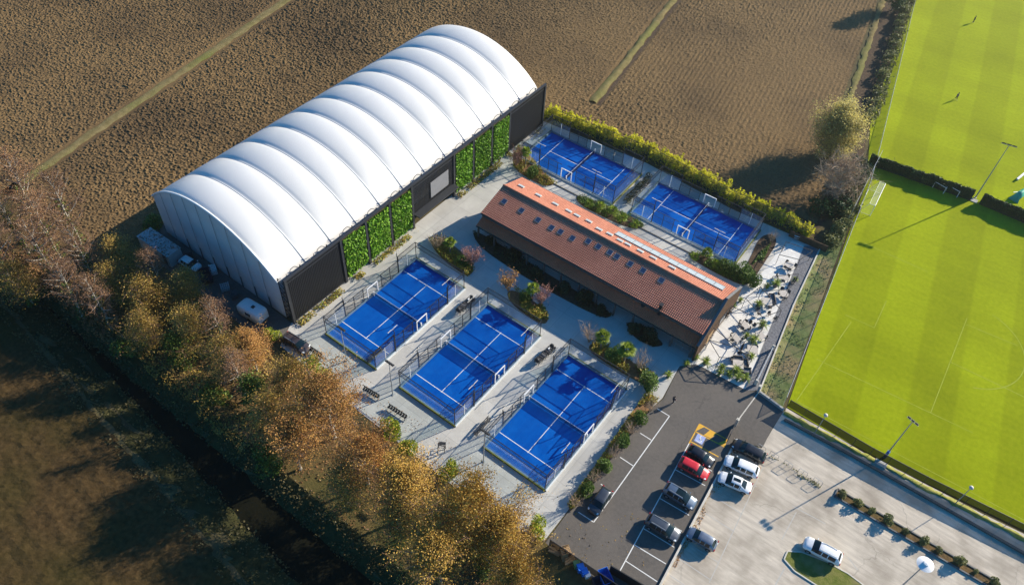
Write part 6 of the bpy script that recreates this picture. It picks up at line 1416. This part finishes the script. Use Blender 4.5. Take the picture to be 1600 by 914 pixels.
def pergola(corners, h, lb, mids=0, name='pergola_frame'):
    P = [g(*c, h) for c in corners]; o = P[0]; root = empty(name, (o.x, o.y, 0), 0, lb, 'pergola', 'black steel pergola frames on the terrace'); n = len(P)
    for i, p in enumerate(P):
        MB().bar((p.x, p.y, 0), (p.x, p.y, h), .07).build('post', K['black'], root, world=True)
    mb = MB()
    for i in range(n): mb.bar(P[i], P[(i+1) % n], .075)
    for k in range(mids): t = (k+1)/(mids+1); mb.bar(P[0].lerp(P[1], t), P[3].lerp(P[2], t), .055)
    mb.build('beam', K['black'], root, world=True)
pergola([(1143, 478), (1196, 504), (1166, 556), (1115, 512)], 2.9, 'black pergola frame fixed nearest the end wall', 1)
pergola([(1165, 466), (1188, 448), (1221, 485), (1192, 496)], 2.6, 'black pergola frame round the square table')
pergola([(1190, 455), (1208, 432), (1248, 428), (1233, 452)], 2.5, 'black pergola frame at the oblong table')
pergola([(1108, 531), (1152, 543), (1174, 562), (1124, 558)], 2.5, 'black pergola frame over the lower terrace edge')
pergola([(1228, 378), (1270, 392), (1250, 406), (1218, 398)], 2.4, 'black pergola frame at the top of the terrace')
p = g(1246, 370, .6); root = empty('serving_trolley', (p.x, p.y, 0), .4, 'pale trolley by the dark screen at the top of the terrace', 'trolley'); MB().box(0, 0, .85, 1.1, .6, .06).build('top', K['white'], root); MB().box(0, 0, .35, 1.0, .55, .05).build('shelf', K['white'], root); mb = MB()
for x in (-.45, .45):
    for y in (-.22, .22): mb.box(x, y, .45, .05, .05, .9)
mb.build('leg_frame', K['dark'], root)

# bike racks
br = None
for i, (px, py, lb) in enumerate([(1188, 702, 'bike hoop nearest the black estate car'), (1208, 714, 'bike hoop second from the black estate car'), (1230, 728, 'bike hoop third from the black estate car'), (1253, 741, 'bike hoop fourth from the black estate car'), (1276, 755, 'bike hoop nearest the kerbed shrub strip')]):
    if br is None:
        br = empty('bike_hoop', (0, 0, 0)); mb = MB(); mb.path([(-.62, 0, 0), (-.62, 0, .85), (-.48, 0, 1.0), (.48, 0, 1.0), (.62, 0, .85), (.62, 0, 0)], .03, 6); mb.build('hoop', K['galv'], br); mb = MB(); mb.path([(0, 0, 0), (0, 0, .88)], .025, 6); mb.path([(-.55, 0, .4), (.55, 0, .4)], .02, 6); mb.build('crossbar', K['galv'], br); o = br
    else: o = copy_tree(br)
    p = g(px, py); o.location = (p.x, p.y, .01); o.rotation_euler = (0, 0, -.05); tag(o, lb, 'bike rack', 'bike hoops in the worn car park')
scatter('tarmac_weeds', gp([(1200, 716), (1205, 712), (1290, 762), (1285, 766)]), 130, .1, .3, 'leaf_brush', .12, 77)

# football things
def goal(loc, rz, w, h, d, lb, name='football_goal', net=True, r=.06):
    root = empty(name, loc, rz, lb, 'goal'); mb = MB(); mb.path([(0, -w/2, 0), (0, -w/2, h), (0, w/2, h), (0, w/2, 0)], r, 8); mb.build('goal_frame', K['white'], root)
    mb = MB(); q = d*.45
    for s in (-1, 1): mb.path([(0, s*w/2, h), (-q, s*w/2, h), (-d, s*w/2, 0), (0, s*w/2, 0)], r*.5, 6)
    mb.path([(-d, -w/2, 0), (-d, w/2, 0)], r*.5, 6); mb.path([(-q, -w/2, h), (-q, w/2, h)], r*.35, 6); mb.build('stanchion', K['white'], root)
    if net:
        mb = MB(); mb.quad((0, -w/2, h), (-q, -w/2, h), (-q, w/2, h), (0, w/2, h)); mb.quad((-q, -w/2, h), (-d, -w/2, 0), (-d, w/2, 0), (-q, w/2, h))
        for s in (-1, 1): mb.add([(0, s*w/2, 0), (0, s*w/2, h), (-q, s*w/2, h), (-d, s*w/2, 0)], [(0, 1, 2, 3)])
        mb.build('net', K['goalnet'], root)
    return root
a, b = g(1361, 337), g(1385, 287, 2.4); a0 = g(1359, 338); b0 = g(1376, 302)
c = (a0+b0)/2; goal((c.x, c.y, 0), atan2(b0.y-a0.y, b0.x-a0.x)-pi/2, 7.3, 2.44, 2.2, 'big white football goal beside the bare tree')
for px, py, lb in ((1465, 298, 'small training goal in the hedge shadow, nearer the big goal'), (1486, 304, 'small training goal in the hedge shadow, nearer the floodlight')):
    p = g(px, py); o = goal((p.x, p.y, 0), pi/2+.12, 2.2, 1.4, .9, lb, 'training_goal', False, .05); o.rotation_euler = (0, 0, -pi/2-.2); o['group'] = 'small training goals'
p = g(1593, 305, .7); root = empty('covered_dugout', (p.x, p.y, 0), -.3, 'teal covered dugout by the right picture edge'.replace('right picture', 'picture'), 'dugout'); mb = MB(); mb.grid([[(-1.0+2*i/4, -1.6, 0) if j == 0 else ((-.5+i*.25)*1.4, -1.6+3.2*j/6, 1.7*sin(pi*(.15+.7*i/4))*min(1, j/1.5)) for j in range(7)] for i in range(5)]); mb.build('cover', K['teal'], root); MB().bar((-.8, 1.5, .2), (-.8, -1.5, 1.5), .1).build('edge_pole', K['white'], root)
p = g(1596, 275, .4); root = empty('team_bench', (p.x, p.y, 0), 1.35, 'white team bench beyond the tall floodlight', 'bench'); MB().box(0, 0, .45, 3.2, .4, .06).build('seat', K['white'], root); mb = MB(); [mb.box(x, 0, .22, .08, .36, .44) for x in (-1.3, 0, 1.3)]; mb.build('leg', K['white'], root)
p = g(1524, 310, 0); o = MB().box(0, 0, .06, 1.2, 1.0, .14).build('mast_footing', K['concrete'], loc=(p.x, p.y-.9, 0)); tag(o, 'pale concrete slab at the foot of the tall floodlight', 'footing')
p = g(1378, 720); o = MB().box(0, 0, .12, 1.6, .9, .24).build('manhole_plinth', K['concrete'], loc=(p.x, p.y-.6, 0)); tag(o, 'pale concrete plinth in front of the blue footed mast', 'footing')

# people
p = g(1051, 630); person((p.x, p.y, .02), 1.05, 'person in dark clothes and white shoes walking across the dark car park', 'denim', 'denim', .30)
p = g(1520, 36); person((p.x, p.y, .02), .3, 'person in dark clothes at the top of the upper lawn', 'denim', 'denim', .16)
p = g(1493, 156); person((p.x, p.y, .02), -.6, 'person in dark clothes standing in the middle of the upper lawn', 'grey_plastic', 'denim', .22)
